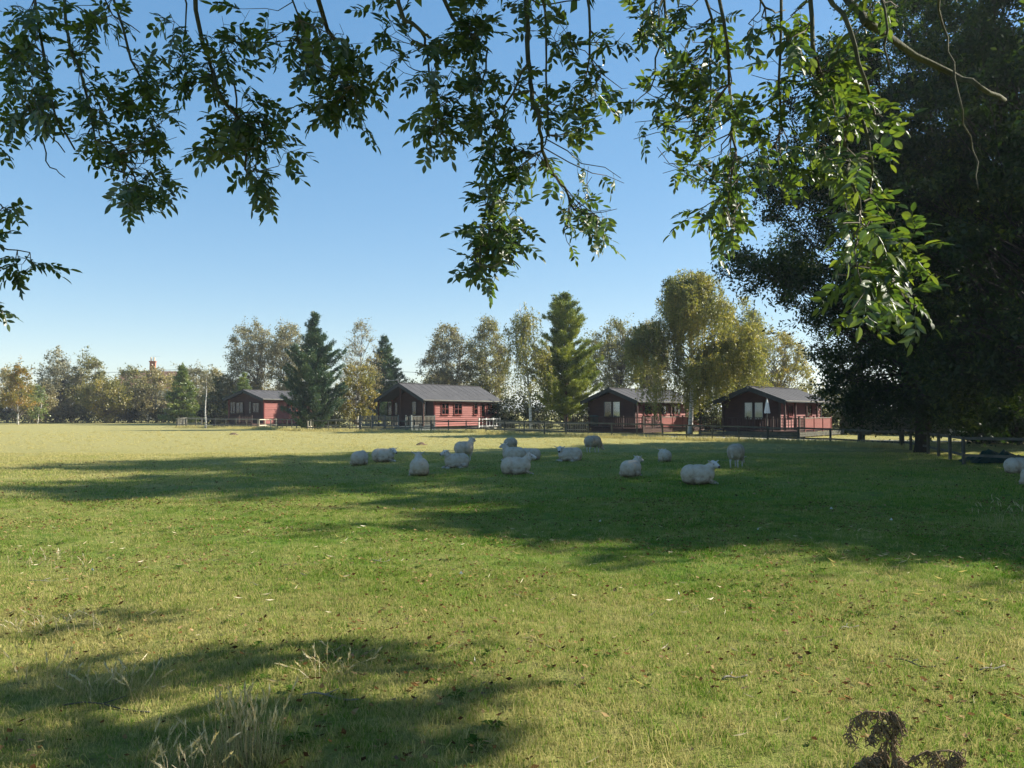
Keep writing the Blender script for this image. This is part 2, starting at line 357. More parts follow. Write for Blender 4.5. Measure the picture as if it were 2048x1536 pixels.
mid = [proto('coarse_tuft', tuft(60+i, 34, .22, .02, .055, .008, 1.0), M['blade']) for i in range(5)]
P = np.concatenate([wedge(17000, 3.6, 9.5), wedge(17000, 9.5, 17)])
scatter('grass', P, RNG.uniform(.6, 1.25, len(P)), .25, short+dry[:2], 'short grazed grass of the near pasture')
P = wedge(15000, 16.5, 36, .72); scatter('distant_grass', P, RNG.uniform(.7, 1.3, len(P)), .2, mid, 'grazed grass further out around the sheep')
# rank tussocks, more of them in some patches
P = wedge(1900, 3.7, 14); nn = np.sin(P[:, 0]*1.1+1)*np.sin(P[:, 1]*1.7)+RNG.normal(0, .5, len(P)); P = P[nn > .6]
scatter('tussock_grass', P, RNG.uniform(1.3, 2.2, len(P)), .2, short[:3]+dry, 'longer grass tussocks in the near pasture')
tall = [proto('tall_tuft', tuft(90+i, 26, .35, .12, .36, .02, .6), M['dryblade']) for i in range(4)]

# ================================================================ TREES
def arc(a, b, sag, n=6, jit=0.0):
    a = Vector(a); b = Vector(b); out = []
    for i in range(n+1):
        t = i/n; p = a.lerp(b, t); p.z += sag*math.sin(math.pi*t)
        if jit and 0 < i < n: p += Vector((random.gauss(0, jit), random.gauss(0, jit), random.gauss(0, jit*.6)))
        out.append(p)
    return out
def env(profile, t):
    for i in range(len(profile)-1):
        a, b = profile[i], profile[i+1]
        if a[0] <= t <= b[0]: k = (t-a[0])/(b[0]-a[0]+1e-9); return a[1]+(b[1]-a[1])*k
    return 0.0
def finish_tree(root, trunk, br, leafV, leafF, tmat, bmat, lmat):
    trunk.build('trunk', tmat, root, True)
    if br.v: tag(br.build('branches', bmat, root, True), kind='stuff')
    link('crown', np_mesh('crown', leafV, leafF, lmat), root)
def tree(name, base, top, profile, label, cat, tmat, bmat, lmat, clumps=70, per=130, cr=.55, L=.17, W=.12, hang=0.0, stems=1, group=None,
         tr=None, lean=0.0, squash=.75, seed=1, twigs=4, lowest=.12, core=0.0, spread=.0):
    """broad-leaved tree: curved stems, a limb to every clump of twigs and leaves; profile = [(height share, radius m)]"""
    random.seed(seed); rng = np.random.default_rng(seed)
    H = top; root = empty(name, base, 0, label, cat, group); tr = tr or H*.016
    T = MB(); B = MB(); stempts = []; wl_ = name == 'willow_tree'
    for s in range(stems):
        a = random.uniform(0, 6.28); off = Vector((math.cos(a), math.sin(a), 0))*(H*.13 if stems > 1 else lean*H*.1)
        pts = [Vector((0, 0, -.2)) if not spread else Vector((math.cos(a)*.12, math.sin(a)*.12, -.2))]
        for i in range(1, 9):
            t = i/8; pts.append(Vector((off.x*t*1.5+random.gauss(0, H*.006), off.y*t*1.5+random.gauss(0, H*.006), H*t*(.94 if s == 0 else random.uniform(.75, .9)))))
        T.tube(pts, [tr*(1.25 if i == 0 else 1)*(1-.93*i/8)*(1 if s == 0 else .8) for i in range(9)], 7); stempts.append(pts)
    C_ = []; k = 0
    while len(C_) < clumps and k < 9000:
        k += 1; t = random.uniform(lowest, 1.0); r = env(profile, t)
        if r <= 0 or random.uniform(0, max(p[1] for p in profile)) > r: continue
        q = r*math.sqrt(random.uniform(.12, 1)); a = random.uniform(0, 6.28); C_.append(Vector((q*math.cos(a), q*math.sin(a), H*t)))
    PP = []
    for c in C_:
        st = random.choice(stempts); zt = c.z-math.hypot(c.x, c.y)*random.uniform(.5, 1.1); zt = max(H*(.2 if name == 'willow_tree' else .1), min(zt, H*.88)); j = min(7, max(0, int(zt/H*8)))
        s = st[j].lerp(st[j+1], .5); r0 = tr*(1-.9*j/8)*(.22 if name == 'willow_tree' else .42)
        pl = arc(s, c, random.uniform(-.02, .1)*(c-s).length, 4, (c-s).length*.03); B.tube(pl, [max(.012, r0*(1-.85*i/4)) for i in range(5)], 4)
        rr = cr*random.uniform(.7, 1.35)
        for q in range(twigs):
            e = c+Vector((random.gauss(0, rr*.8), random.gauss(0, rr*.8), random.gauss(.25*rr, rr*.7))); B.tube([c.lerp(s, .15), c.lerp(e, .5)+Vector((0, 0, .05)), e], [.016, .011, .006], 3)
            m = int(per/(twigs+1)*random.uniform(.5, 1.5)); tt = rng.uniform(.2, 1.1, (m, 1)); PP.append(np.array(c)*(1-tt)+np.array(e)*tt+rng.normal(0, rr*.28, (m, 3))*np.array([1, 1, squash]))
        m = int(per/(twigs+1)); PP.append(np.array(c)+rng.normal(0, rr*.55, (m, 3))*np.array([1, 1, squash]))
    V, Fq = leaves_geo(np.concatenate(PP), L, W, hang, rng)
    finish_tree(root, T, B, V, Fq, tmat, bmat, lmat); return root
def weeping(name, base, H, profile, label, tmat, lmat, strands=420, seed=3, L=.13, W=.09, dens=13, tr=.16, bend=(0, 0), lowest=.25):
    random.seed(seed); rng = np.random.default_rng(seed); root = empty(name, base, 0, label, 'tree'); T = MB(); B = MB()
    stem = [Vector((bend[0]*t+math.sin(t*5)*.12, bend[1]*t, H*t*.99-.2)) for t in np.linspace(0, 1, 11)]
    T.tube(stem, [tr*(1.2 if i == 0 else 1)*(1-.09*i) for i in range(11)], 8)
    limbs = []
    for i in range(46):
        t = random.uniform(.2, .93); j = min(9, int(t*10)); s = stem[j].lerp(stem[j+1], t*10-j); a = random.uniform(0, 6.28); r = env(profile, min(.97, t+.08))*random.uniform(.6, 1.05)
        e = s+Vector((r*math.cos(a), r*math.sin(a), random.uniform(.3, 1.0)*r*.75)); e.z = min(e.z, H*.97)
        l = arc(s, e, .12*r, 5, .05*r); B.tube(l, [tr*.33*(1-t*.7)*(1-.16*q) for q in range(6)], 4); limbs.append(l)
    PP = []
    for s in range(strands):
        l = random.choice(limbs); p = l[random.choice((1, 2, 3, 4, 4, 5, 5, 5))]+Vector((random.gauss(0, .45), random.gauss(0, .45), random.gauss(0, .3)))
        t = p.z/H; rmax = env(profile, max(.02, min(.98, t))); q = math.hypot(p.x-bend[0]*t, p.y-bend[1]*t)
        if q > rmax and rmax > 0: p.x *= rmax/q; p.y *= rmax/q
        a = random.uniform(0, 6.28); le = random.uniform(.12, .30)*H*random.uniform(.4, 1); zmin = lowest*H*random.uniform(.7, 1.4); le = min(le, max(.4, p.z-zmin))
        o = random.uniform(.1, .5); pts = [p, p+Vector((math.cos(a)*o*.7, math.sin(a)*o*.7, -.12*le)), p+Vector((math.cos(a)*o, math.sin(a)*o, -.5*le)), p+Vector((math.cos(a)*o*1.05, math.sin(a)*o*1.05, -le))]
        B.tube(pts, [.014, .009, .007, .004], 3); m = int(dens*le*random.uniform(.6, 1.4)/.5)+4; A = np.array([list(v) for v in pts]); tt = np.sort(rng.uniform(0, 3, m)); k = np.minimum(tt.astype(int), 2); fr = (tt-k)[:, None]
        PP.append(A[k]*(1-fr)+A[k+1]*fr+rng.normal(0, .085, (m, 3)))
    V, Fq = leaves_geo(np.concatenate(PP), L, W, .45, rng); finish_tree(root, T, B, V, Fq, tmat, M['twig'], lmat); return root
def conifer(name, base, H, profile, label, tmat, lmat, seed=5, step=.42, nb=9, L=.26, W=.05, per=26, tr=.2, up=.45, lowest=.08, ragged=.25):
    random.seed(seed); rng = np.random.default_rng(seed); root = empty(name, base, 0, label, 'tree'); T = MB(); B = MB()
    T.tube([(random.gauss(0, .03), random.gauss(0, .03), H*t-.2*(t == 0)) for t in np.linspace(0, 1, 9)], [tr*(1-.97*i/8)+.01 for i in range(9)], 7)
    PP = []; DD = []; z = H*lowest
    while z < H*.985:
        t = z/H; r0 = env(profile, t); a0 = random.uniform(0, 6.28)
        for b in range(nb if t < .85 else 5):
            a = a0+b*6.283/nb+random.gauss(0, .2); r = r0*random.uniform(1-ragged*1.6, 1+ragged*.5); d = Vector((math.cos(a), math.sin(a), 0)); s = Vector((0, 0, z+random.gauss(0, step*.3)))
            tip = s+d*r+Vector((0, 0, r*up*random.uniform(.4, 1.1))); midp = s+d*r*.55+Vector((0, 0, r*up*.12)); B.tube([s, midp, tip], [max(.012, .03*r0/2), .018, .008], 4)
            nt_ = max(2, int(r/.30))
            for q in range(nt_):
                f = .3+.7*(q+random.random())/nt_; p = (s.lerp(midp, f/.55) if f < .55 else midp.lerp(tip, (f-.55)/.45))
                for side in (-1, 0, 1):
                    o = Vector((-d.y, d.x, 0))*side*random.uniform(.1, .38)*min(1, r)*(1.15-f*.6)+Vector((0, 0, random.uniform(0, .14)))
                    c = p+o; ax = (d*.7+Vector((0, 0, .8))+Vector((-d.y, d.x, 0))*side*.5).normalized()
                    m = int(per*random.uniform(.6, 1.3)); PP.append(np.array(c)+rng.normal(0, .10, (m, 3))+np.array(ax)*rng.uniform(-.05, .22, (m, 1))); DD.append(np.tile(np.array(ax), (m, 1)))
        z += step*random.uniform(.8, 1.2)*(1 if t < .7 else .8)
    m = 60; PP.append(np.array([0, 0, H*.97])+rng.normal(0, 1, (m, 3))*np.array([.06, .06, .25])); DD.append(np.tile(np.array([0, 0, 1.]), (m, 1)))
    P = np.concatenate(PP); D = np.concatenate(DD); V, Fq = leaves_geo(P, L, W, .55, rng, D); finish_tree(root, T, B, V, Fq, tmat, M['bark'], lmat); return root
def mpp(d): return d/F                                # metres per photo pixel at distance d
def place(x, d): return Vector(((x-1024)/F*d, d, 0))
def topz(y, d): return CH+(HY-y)*d/F
def prof(*a): return list(a)
def W_(px_, d): return px_*d/F
OVAL = lambda r: [(0, 0), (.12, r*.45), (.3, r*.85), (.5, r), (.72, r*.85), (.9, r*.5), (1, r*.12)]
TALL = lambda r: [(0, 0), (.1, r*.7), (.25, r), (.5, r*.85), (.75, r*.55), (.92, r*.28), (1, r*.05)]
VASE = lambda r: [(0, 0), (.2, r*.35), (.45, r*.85), (.7, r), (.88, r*.75), (1, r*.3)]

# --- the boundary scrub at the left
sc = [ # x, top y, half width px, d, kind, label
 (14, 742, 34, 128, 'brownl', 'OVAL', 'twiggy brown scrub tree at the left edge behind the golden birch'),
 (112, 700, 44, 130, 'greybr', 'TALL', 'tall grey-brown scrub tree with a bare wispy top, left of its twin'),
 (70, 770, 34, 126, 'brownl', 'OVAL', 'low brown bush just right of the golden birch'),
 (176, 706, 38, 132, 'olive', 'TALL', 'pointed olive tree right of the tall grey-brown scrub tree'),
 (143, 745, 36, 136, 'hedge', 'OVAL', 'dark rounded tree filling the dip between two pointed scrub trees'),
 (212, 768, 44, 124, 'gold', 'VASE', 'low spreading willow with several pale stems from one base'),
 (262, 740, 42, 130, 'olive', 'OVAL', 'rounded olive tree left of the brick chimney'),
 (315, 742, 48, 128, 'brownl', 'OVAL', 'broad brown autumn tree right below the brick chimney'),
 (388, 732, 34, 134, 'greybr', 'OVAL', 'pale brown tree behind the light green conifer'),
 (428, 742, 26, 122, 'brownl', 'TALL', 'thin reddish half-bare tree right of the white pole birch'),
 (452, 752, 30, 118, 'olive', 'OVAL', 'small olive tree at the left end of the westernmost chalet'),
 (505, 770, 60, 120, 'brownl', 'OVAL', 'brown undergrowth tree behind the roof of the leftmost chalet'),
 (805, 765, 40, 120, 'hedge', 'OVAL', 'low dark tree behind the ridge of the long red chalet'),
 (870, 745, 36, 118, 'greybr', 'OVAL', 'low grey-brown tree behind the long chalet roof')]
for i, (x, ty, hw, d, lm, shp, lab) in enumerate(sc):
    prf = {'OVAL': OVAL, 'TALL': TALL, 'VASE': VASE}[shp](W_(hw*1.2, d))
    tree('scrub_tree', place(x, d), topz(ty, d), prf, lab, 'tree', M['palebark'], M['twig'], M[lm], clumps=110, per=100, cr=.75, L=.24, W=.17, stems=3 if shp == 'VASE' else 2, seed=20+i, twigs=3, lowest=.1, group='scrub trees along the far field edge', spread=1)
# golden birch at the far left, with white stem
tree('birch_tree', place(37, 112), topz(728, 112), TALL(W_(34, 112)), 'small orange and green birch with white stem at the left edge of the field', 'tree', M['birch'], M['twig'], M['orange'], clumps=60, per=85, cr=.5, L=.2, W=.15, seed=51, tr=.13, lowest=.25)
tree('birch_tree', place(75, 116), topz(775, 116), OVAL(W_(20, 116)), 'small light green sapling right of the orange birch', 'tree', M['birch'], M['twig'], M['larch'], clumps=30, per=80, cr=.4, L=.2, W=.15, seed=52, tr=.08, stems=2)
conifer('larch_tree', place(365, 108), topz(728, 108), [(0, W_(30, 108)), (.08, W_(38, 108)), (.35, W_(34, 108)), (.7, W_(17, 108)), (1, .1)], 'light green conical conifer left of the white pole birch', M['bark'], M['larch'], seed=8, per=11, L=.3, W=.1, up=.1, step=.55)
tree('birch_tree', place(412, 88), topz(745, 88), [(0, 0), (.55, 0), (.7, .8), (.85, .9), (1, .2)], 'slim birch like a white pole behind the left fence, almost bare', 'tree', M['birch'], M['twig'], M['greybr'], clumps=12, per=28, cr=.35, L=.13, W=.09, seed=53, tr=.10)
conifer('pine_tree', place(487, 108), topz(748, 108), [(0, 1.2), (.2, 2.0), (.6, 1.2), (1, .1)], 'small yellow-green conifer rising over the leftmost chalet roof', M['bark'], M['larch'], seed=9, per=9, L=.3, W=.1, up=.3, step=.6)
# tall half-bare trees
tb = [(503, 648, 46, 118, 'greybr', VASE, 'tall airy half-bare tree, left one of the pair beside the dark green pine'),
 (576, 655, 36, 116, 'greybr', VASE, 'airy half-bare tree close behind the left side of the dark green pine'),
 (895, 650, 47, 108, 'greybr', OVAL, 'airy grey-brown tree with forked dark trunks above the long chalet roof'),
 (975, 638, 42, 106, 'olive', OVAL, 'half-bare olive tree left of the slim weeping birch'),
 (1228, 645, 50, 104, 'olive', VASE, 'thin pale leaning tree behind the gable of the chalet with two white windows'),
 (1300, 650, 32, 104, 'greybr', VASE, 'sparse grey tree peeping out left of the big golden weeping birch'),
 (1540, 650, 72, 98, 'gold', OVAL, 'rounded olive autumn tree right of the big golden weeping birch'),
 (1480, 592, 58, 88, 'weep', OVAL, 'yellow-olive tree close behind the right side of the golden weeping birch')]
for i, (x, ty, hw, d, lm, f, lab) in enumerate(tb):
    tree('autumn_tree', place(x, d), topz(ty, d), f(W_(hw*1.15, d)), lab, 'tree', M['bark'], M['bark'], M[lm], clumps=170, per=95, cr=.68, L=.2, W=.15, stems=2 if i not in (6, 7) else 3, seed=70+i, twigs=5, tr=.17, lowest=.22, spread=1)
tree('birch_tree', place(720, 93), topz(638, 93), TALL(W_(54, 93)), 'reddish half-bare birch with golden lower leaves and a white trunk, right of the dark pine', 'tree', M['birch'], M['twig'], M['brownl'], clumps=110, per=50, cr=.5, L=.13, W=.09, seed=90, tr=.16, twigs=6, lowest=.35)
tree('birch_tree', place(714, 86), topz(722, 86), [(0, 0), (.2, 1.9), (.5, 2.6), (.8, 1.8), (1, .3)], 'low golden birch with white trunk standing just left of the long chalet porch', 'tree', M['birch'], M['twig'], M['gold'], clumps=90, per=110, cr=.45, L=.14, W=.11, seed=91, tr=.15)
conifer('pine_tree', place(768, 104), topz(672, 104), [(0, 3.6), (.15, 4.2), (.45, 3.0), (.75, 1.3), (1, .1)], 'green pine half hidden behind the reddish birch left of the long chalet', M['pinebark'], M['pine'], seed=12, per=13, L=.3, W=.07, up=.35, step=.5)
conifer('pine_tree', place(628, 82), topz(627, 82), [(0, 2.0), (.08, 2.6), (.3, 2.95), (.5, 2.6), (.62, 2.1), (.72, 1.3), (.85, .75), (1, .06)], 'dense dark green pine standing against the red wall of the leftmost chalet', M['pinebark'], M['pine'], seed=13, per=22, L=.24, W=.055, nb=9, step=.42, up=.6, tr=.2, lowest=.02, ragged=.5)
conifer('pine_tree', place(1132, 76), topz(584, 76), [(0, 1.7), (.1, 2.2), (.3, 3.0), (.5, 3.0), (.6, 2.1), (.68, 1.2), (.78, 2.1), (.88, 1.3), (1, .2)], 'tall sunlit yellow-green pine with an open top between the long chalet and its neighbour', M['pinebark'], M['scots'], seed=14, per=30, L=.22, W=.06, nb=9, step=.42, up=.5, tr=.2, ragged=.6, lowest=.12)
weeping('birch_tree', place(1062, 73), topz(598, 73), [(0, 1.2), (.2, 2.4), (.5, 2.5), (.75, 1.9), (.9, 1.2), (1, .5)], 'slim weeping birch with a white leaning trunk left of the sunlit pine', M['birch'], M['weep'], 330, 15, dens=9, bend=(-.9, .3), lowest=.24)
weeping('birch_tree', place(1379, 64), topz(530, 64), [(0, 4.4), (.15, 5.0), (.4, 5.6), (.6, 5.0), (.78, 3.7), (.92, 2.2), (1, .9)], 'big golden weeping birch with hanging curtains of leaves between the two right chalets', M['birch'], M['weep'], 1700, 16, dens=16, tr=.2, bend=(.3, .2), lowest=.11)
for i, (x, d, ty, hw, lm, lab) in enumerate([
   (1012, 88, 790, 26, 'hedge', 'dark shrub beside the right end of the long red chalet'), (1078, 86, 778, 46, 'hedge', 'dark shrub in the shade behind the slim weeping birch'),
   (1150, 82, 782, 40, 'hedge', 'dark shrub behind the trunk of the sunlit pine'), (668, 92, 790, 30, 'hedge', 'dark shrub at the foot of the dark pine'),
   (1412, 74, 782, 40, 'hedge', 'dark shrub between the two right-hand chalets'), (1625, 78, 765, 44, 'olive', 'olive shrub behind the roof of the rightmost chalet'),
   (425, 112, 800, 26, 'hedge', 'dark shrub left of the leftmost chalet'), (1690, 70, 770, 60, 'hedge', 'dark shrub right of the rightmost chalet'), (1790, 74, 780, 60, 'hedge', 'dark shrub under the tall dark trees beyond the fence'),
   (1240, 92, 770, 60, 'hedge', 'dark shrub behind the chalet with two white windows'), (1900, 66, 800, 60, 'hedge', 'dark shrub beyond the fence at the right'), (2010, 60, 790, 70, 'hedge', 'dark shrub at the right edge beyond the fence')]):
    tree('shrub', place(x, d), topz(ty, d), [(0, W_(hw, d)*.8), (.4, W_(hw, d)), (.8, W_(hw, d)*.7), (1, .2)], lab, 'shrub', M['bark'], M['twig'], M[lm], clumps=40, per=120, cr=.55, L=.18, W=.14, stems=3, seed=130+i, lowest=.02, twigs=3, spread=1)
def hedge_row(name, x0, x1, d0, d1, h, label, n, seed):
    rng = np.random.default_rng(seed); t = rng.uniform(0, 1, n); d = d0+(d1-d0)*t+rng.normal(0, .5, n); x = ((x0+(x1-x0)*t)-1024)/F*d
    hh = h*(.75+.25*np.sin(x*.9)*np.sin(x*.37+1)); P = np.stack([x, d, hh*rng.uniform(0, 1, n)**.8], 1); V, Fq = leaves_geo(P, .26, .2, 0, rng)
    o = link(name, np_mesh(name, V, Fq, M['hedge'])); return tag(o, label, 'hedge')
hedge_row('hedge', -60, 470, 137, 122, 3.4, 'long low dark hedge under the scrub trees at the left field edge', 16000, 4)
hedge_row('hedge', 590, 1700, 112, 86, 5.0, 'dark hedge closing the view behind the chalets', 16000, 5)
hedge_row('hedge', 1680, 2120, 66, 56, 3.0, 'dark hedge under the tall trees at the right', 14000, 6)

# --- the tall dark trees on the right and outside the frame that shade the field
def big(base, H, profile, label, seed, clumps, per, L, W, cr=.95, lowest=.1, tr=.27, name='willow_tree', stems=2, lm='fine', tm='dkbark'):
    return tree(name, base, H, profile, label, 'tree', M[tm], M['dkbark'], M[lm], clumps=clumps, per=per, cr=cr, L=L, W=W, hang=.25, stems=stems, seed=seed, tr=tr, twigs=3, lowest=lowest)
big((18.6, 36.5, 0), 21.3, [(0, 0), (.05, 2.8), (.12, 4.0), (.27, 5.0), (.38, 8.0), (.5, 8.2), (.65, 7.0), (.85, 4.5), (1, 1.5)], 'tall dark fine-leaved willow, the one reaching furthest left over the rightmost chalet', 200, 440, 430, .195, .08, cr=.8, lowest=.05)
big((20.5, 28.5, 0), 20, [(0, 0), (.15, 5.0), (.35, 7.4), (.6, 7.4), (.85, 5), (1, 2)], 'tall dark willow standing nearest the field at the right edge', 201, 400, 400, .20, .09, cr=.8, lowest=.06)
big((25.5, 21.5, 0), 16, [(0, 0), (.2, 5), (.5, 6.2), (.8, 5), (1, 2)], 'willow outside the right edge that shades the middle of the field', 202, 330, 260, .34, .20)
big((25.5, 14.6, 0), 11.2, [(0, 0), (.25, 4), (.5, 4.8), (.8, 4), (1, 1.5)], 'lower tree outside the right edge that shades the near field', 203, 220, 220, .32, .20)
big((29, 46, 0), 17, [(0, 2), (.2, 6.5), (.5, 7.5), (.8, 5.5), (1, 2)], 'dark tree behind the two tall willows, closing the right edge', 204, 300, 340, .3, .17, lowest=.01)
tree('ivy_clad_tree', place(1720, 47.5), 10.5, [(0, 0), (.3, 1.2), (.55, 2.6), (.8, 3.1), (1, 1)], 'slim tree with an ivy-clad trunk just beyond the fence right of the rightmost chalet', 'tree', M['bark'], M['bark'], M['fine'], clumps=70, per=110, cr=.5, L=.12, W=.06, seed=205, tr=.16, lowest=.28)

# ================================================================ CHALETS
BOXES = {}
def bx(name, parent, mat, x0, x1, y0, y1, z0, z1, sm=False):
    return MB().box(x0, x1, y0, y1, z0, z1).build(name, mat, parent)
def window(ch, cx, cz, wdt, ht, axis, pos, fm, nx=2, nz=1, curtain=None, outward=-1):
    """axis 'x': runs along local x on the side wall (outward -y); axis 'y': runs across the gable (outward -x)"""
    fr = MB(); t = .07; o = outward
    def b(mb, a0, a1, z0, z1, d0, d1):
        lo, hi = sorted((pos+o*d0, pos+o*d1))
        if axis == 'x': mb.box(a0, a1, lo, hi, z0, z1)
        else: mb.box(lo, hi, a0, a1, z0, z1)
    a0, a1, z0, z1 = cx-wdt/2, cx+wdt/2, cz-ht/2, cz+ht/2
    b(fr, a0-t, a0, z0-t, z1+t, .0, .07); b(fr, a1, a1+t, z0-t, z1+t, .0, .07); b(fr, a0, a1, z1, z1+t, 0, .07); b(fr, a0-.0, a1, z0-t, z0, 0, .07)
    for i in range(1, nx): a = a0+(a1-a0)*i/nx; b(fr, a-.035, a+.035, z0, z1, .0, .062)
    for i in range(1, nz): z = z0+(z1-z0)*i/nz; b(fr, a0, a1, z-.02, z+.02, .012, .058)
    f = fr.build('window', fm, ch)
    mb = MB(); b(mb, a0-t-.05, a1+t+.05, z0-t-.045, z0-t-.002, 0, .13); mb.build('sill', fm, f)
    for i in range(nx):
        for k in range(nz):
            p = MB(); b(p, a0+(a1-a0)*i/nx+.036, a0+(a1-a0)*(i+1)/nx-.036, z0+(z1-z0)*k/nz+.021, z0+(z1-z0)*(k+1)/nz-.021, .030, .036); p.build('pane', M['glass'], f)
    mb = MB(); b(mb, a0, a1, z0, z1, .003, .008); mb.build('room_dark' if not curtain else 'curtain', M['curtain'] if curtain else M['browntrim'], f)
    return f
def planks(ch, mat, along, x0, x1, pos, z0, zt, gablefn=None, step=.22):
    z = z0; 
    while z < zt-.03:
        a0, a1 = x0, x1
        if gablefn:
            g = gablefn(z+step)
            if g is None: break
            a0, a1 = g
            if a1-a0 < .3: break
        h = min(step+.02, zt-z+.02 if not gablefn else step+.02); m = MB(); e = random.uniform(0, .006)
        prof_ = [(0, z), (-.10-e, z), (-.012, z+h), (0, z+h)]
        vs = []
        for a in (a0, a1):
            for (o, zz) in prof_: vs.append((a, pos+o, zz) if along == 'x' else (pos+o, a, zz))
        m.add(vs, [(0,1,2,3),(7,6,5,4),(0,4,5,1),(1,5,6,2),(2,6,7,3),(3,7,4,0)]); m.build('plank', mat, ch); z += step
def chalet(loc, phi, Lr, Wr, zb, ze, zr, rec, label, side_mat, gable_mat, trim, ov=.45, sidein=.0):
    root = empty('chalet', (loc[0], loc[1], 0), R(90-phi), label, 'chalet', 'timber chalets beyond the fence')
    y0, y1 = ov+sidein, Wr-ov; x0, x1 = rec, Lr-.45; yc = Wr/2; sl = (zr-ze)/(Wr/2)
    zw = ze+sl*y0-.14
    core = MB(); zr2 = zr-.16
    core.add([(x0,y0,zb),(x0,y1,zb),(x0,y1,ze+sl*(Wr-y1)-.16),(x0,yc,zr2),(x0,y0,ze+sl*y0-.16),(x1,y0,zb),(x1,y1,zb),(x1,y1,ze+sl*(Wr-y1)-.16),(x1,yc,zr2),(x1,y0,ze+sl*y0-.16)],
             [(0,4,3,2,1),(5,6,7,8,9),(0,5,9,4),(1,2,7,6),(4,9,8,3),(3,8,7,2),(0,1,6,5)]); core.build('wall', gable_mat, root)
    bx('foundation', root, M['darkwood'], x0+.15, x1-.15, y0+.15, y1-.15, -.1, zb-.002)
    planks(root, side_mat, 'x', x0, x1, y0-.002, zb, zw)
    planks(root, gable_mat, 'y', y0, y1, x0-.002, zb, zr, lambda z: ((max(y0, (z+.21-ze)/sl), min(y1, Wr-(z+.21-ze)/sl)) if z < zr-.3 else None))
    for (px_, py) in ((x0, y0), (x1, y0), (x0, y1)):
        bx('corner_board', root, trim, px_-.125, px_+.05, py-.125, py+.05, zb-.02, zw)
    # roof: two slabs with felt, proud ridge
    rf = MB(); th = .09
    for s in (0, 1):
        ya, yb_ = (0, yc) if s == 0 else (Wr, yc)
        rf.add([(0,ya,ze),(Lr,ya,ze),(Lr,yb_,zr),(0,yb_,zr),(0,ya,ze+th),(Lr,ya,ze+th),(Lr,yb_,zr+th),(0,yb_,zr+th)],
               [(0,1,2,3),(4,7,6,5),(0,4,5,1),(2,6,7,3),(0,3,7,4),(1,5,6,2)])
    r = rf.build('roof', M['felt'], root)
    n = int(Lr/1.0)
    for i in range(1, n):                             # lapped felt strips running down the slope
        x = Lr*i/n; q = MB(); q.add([(x-.03,.02,ze+th+.001),(x+.03,.02,ze+th+.001),(x+.03,yc-.02,zr+th+.001),(x-.03,yc-.02,zr+th+.001),(x-.03,.02,ze+th+.014),(x+.02,.02,ze+th+.007),(x+.02,yc-.02,zr+th+.007),(x-.03,yc-.02,zr+th+.014)],[(0,1,2,3),(4,7,6,5),(0,4,5,1),(1,5,6,2),(2,6,7,3),(3,7,4,0)]); q.build('felt_lap', M['felt'], r)
    q = MB(); q.bar((0, yc, zr+th+.02), (Lr, yc, zr+th+.02), .22, .05); q.build('ridge_cap', M['felt'], r)
    for (ya, s) in ((0, 1), (Wr, -1)):                # barge boards on the gable, fascia on the eaves
        q = MB(); q.add([(-.04,ya,ze-.24),(-.04,yc,zr-.26),(-.04,yc,zr+th+.02),(-.04,ya,ze+th+.02),(-.004,ya,ze-.24),(-.004,yc,zr-.26),(-.004,yc,zr+th+.02),(-.004,ya,ze+th+.02)],
                [(0,1,2,3),(7,6,5,4),(0,4,5,1),(2,6,7,3),(0,3,7,4)]); q.build('barge_board', M['barge'], root)
    bx('fascia', root, M['grey'], 0, Lr, -.035, -.003, ze-.07, ze+.08)
    bx('fascia', root, M['barge'], 0, Lr, Wr+.003, Wr+.035, ze-.07, ze+.08)
    g = MB(); g.bar((0, -.09, ze+.0), (Lr, -.09, ze-.03), .10, .08); g.build('gutter', M['barge'], root)
    g = MB(); g.bar((x1-.02, y0-.10, ze-.05), (x1-.02, y0-.10, zb-.1), .07, .07); g.build('downpipe', M['barge'], root)
    return dict(root=root, o=loc, phi=R(phi), x0=x0, x1=x1, y0=y0, y1=y1, zb=zb, ze=ze, zr=zr, W=Wr, L=Lr, yc=yc)
def wpt(c, x, y, z=0):
    s, k = math.sin(c['phi']), math.cos(c['phi']); return (c['o'][0]+s*x-k*y, c['o'][1]+k*x+s*y, z)
def s_at(c, X, y):                                    # local x on the line at local y seen at photo column X
    t = (X-1024)/F; s, k = math.sin(c['phi']), math.cos(c['phi']); ox, oy = c['o'][0]-k*y, c['o'][1]+s*y; return (t*oy-ox)/(s-t*k)
def y_at(c, X, x):
    t = (X-1024)/F; s, k = math.sin(c['phi']), math.cos(c['phi']); ox, oy = c['o'][0]+s*x, c['o'][1]+k*x; return (t*oy-ox)/(-k-t*s)
def z_at(c, Y, x, y): return topz(Y, wpt(c, x, y)[1])
def side_win(c, xa, xb, ya, yb, nx=2, nz=2, curtain=None, fm=None):
    a, b = s_at(c, xa, c['y0']), s_at(c, xb, c['y0']); z1, z0 = z_at(c, ya, a, c['y0']), z_at(c, yb, a, c['y0'])
    return window(c['root'], (a+b)/2, (z0+z1)/2, abs(b-a)-.14, z1-z0, 'x', c['y0']-.108, fm or M['redtrim'], nx, nz, curtain)
def gab_win(c, xa, xb, ya, yb, nx=2, nz=1, curtain=True, fm=None):
    a, b = y_at(c, xa, c['x0']), y_at(c, xb, c['x0']); z1, z0 = z_at(c, ya, c['x0'], a), z_at(c, yb, c['x0'], a)
    return window(c['root'], (a+b)/2, (z0+z1)/2, abs(b-a)-.06, z1-z0, 'y', c['x0']-.108, fm or M['browntrim'], nx, nz, curtain)
